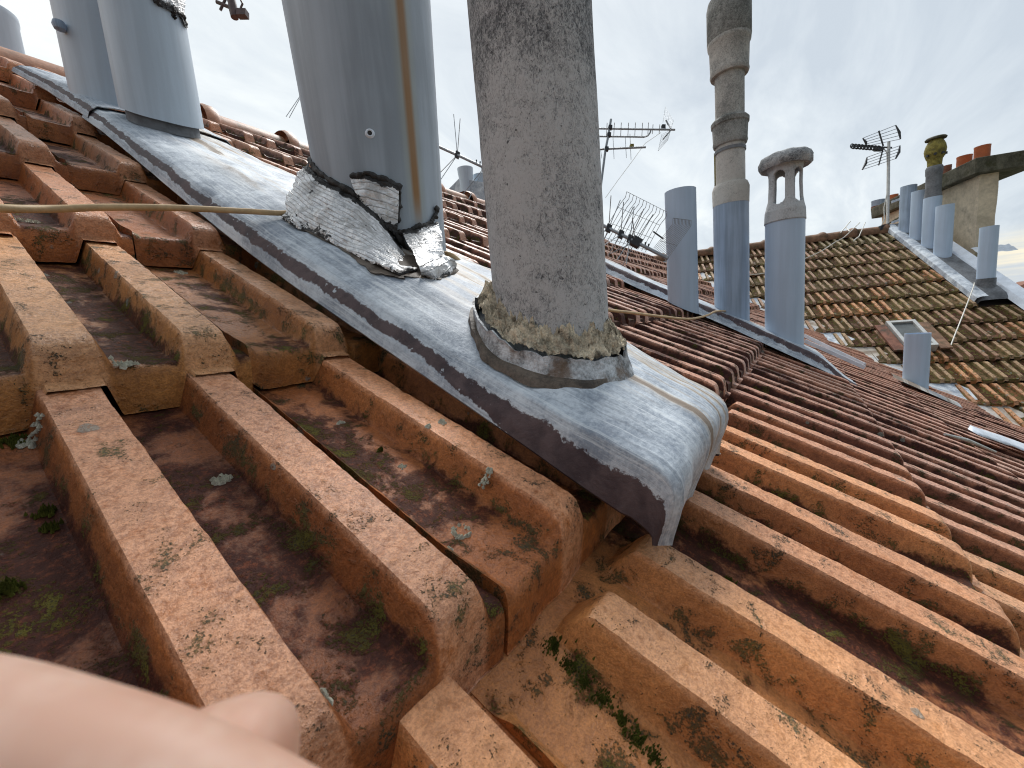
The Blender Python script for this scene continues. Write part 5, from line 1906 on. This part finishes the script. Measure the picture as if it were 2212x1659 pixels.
palm = vtx(Hh(-1000, 2650, 0.075), 0.017)
wr = vtx(Hh(-1500, 3400, 0.085), 0.022, palm)
fa = vtx(Hh(-2600, 5200, 0.10), 0.027, wr)
k1 = vtx(Hh(-850, 1900, 0.062), 0.0125, palm)
a1 = vtx(Hh(-450, 1555, 0.055), 0.0100, k1); a1b = vtx(Hh(-80, 1590, 0.052), 0.0094, a1)
a2 = vtx(Hh(330, 1712, 0.050), 0.0090, a1b); a3 = vtx(Hh(640, 1850, 0.049), 0.0082, a2); a4 = vtx(Hh(800, 1950, 0.049), 0.0066, a3)
k2 = vtx(Hh(-700, 2350, 0.072), 0.0120, palm)
b1_ = vtx(Hh(-150, 2000, 0.066), 0.0092, k2); b2_ = vtx(Hh(240, 1800, 0.063), 0.0115, b1_); b3_ = vtx(Hh(500, 1668, 0.062), 0.0122, b2_); b4_ = vtx(Hh(622, 1690, 0.062), 0.0108, b3_)
k3 = vtx(Hh(-600, 2700, 0.078), 0.0115, palm)
c1v = vtx(Hh(-50, 2500, 0.074), 0.0088, k3); c2v = vtx(Hh(330, 2330, 0.070), 0.0082, c1v); c3v = vtx(Hh(520, 2250, 0.068), 0.0068, c2v)
k4 = vtx(Hh(-650, 3000, 0.084), 0.0105, palm)
d1v = vtx(Hh(-150, 2950, 0.080), 0.0078, k4); d2v = vtx(Hh(200, 2800, 0.076), 0.0070, d1v); d3v = vtx(Hh(340, 2740, 0.075), 0.0058, d2v)
th1 = vtx(Hh(-1500, 2300, 0.066), 0.0135, palm); th2 = vtx(Hh(-1500, 1850, 0.058), 0.0105, th1); th3 = vtx(Hh(-1250, 1600, 0.052), 0.0082, th2)
me.from_pydata([tuple(p - hand.location) for p in verts], edges, [])
ho = bpy.data.objects.new('skin', me)
COL.objects.link(ho)
ho.parent = hand
sk_ = ho.modifiers.new('skin', 'SKIN')
if not me.skin_vertices: me.attributes
sv = me.skin_vertices[0].data if me.skin_vertices else None
if sv is None:
    bm_ = __import__('bmesh').new(); bm_.from_mesh(me); bm_.verts.layers.skin.verify(); bm_.to_mesh(me); bm_.free()
    sv = me.skin_vertices[0].data
for i, r in enumerate(rad):
    sv[i].radius = (r, r)
    sv[i].use_root = (i == 0)
sk_.use_smooth_shade = True
sb = ho.modifiers.new('round', 'SUBSURF'); sb.levels = 2; sb.render_levels = 2
me.materials.append(M['skin'])
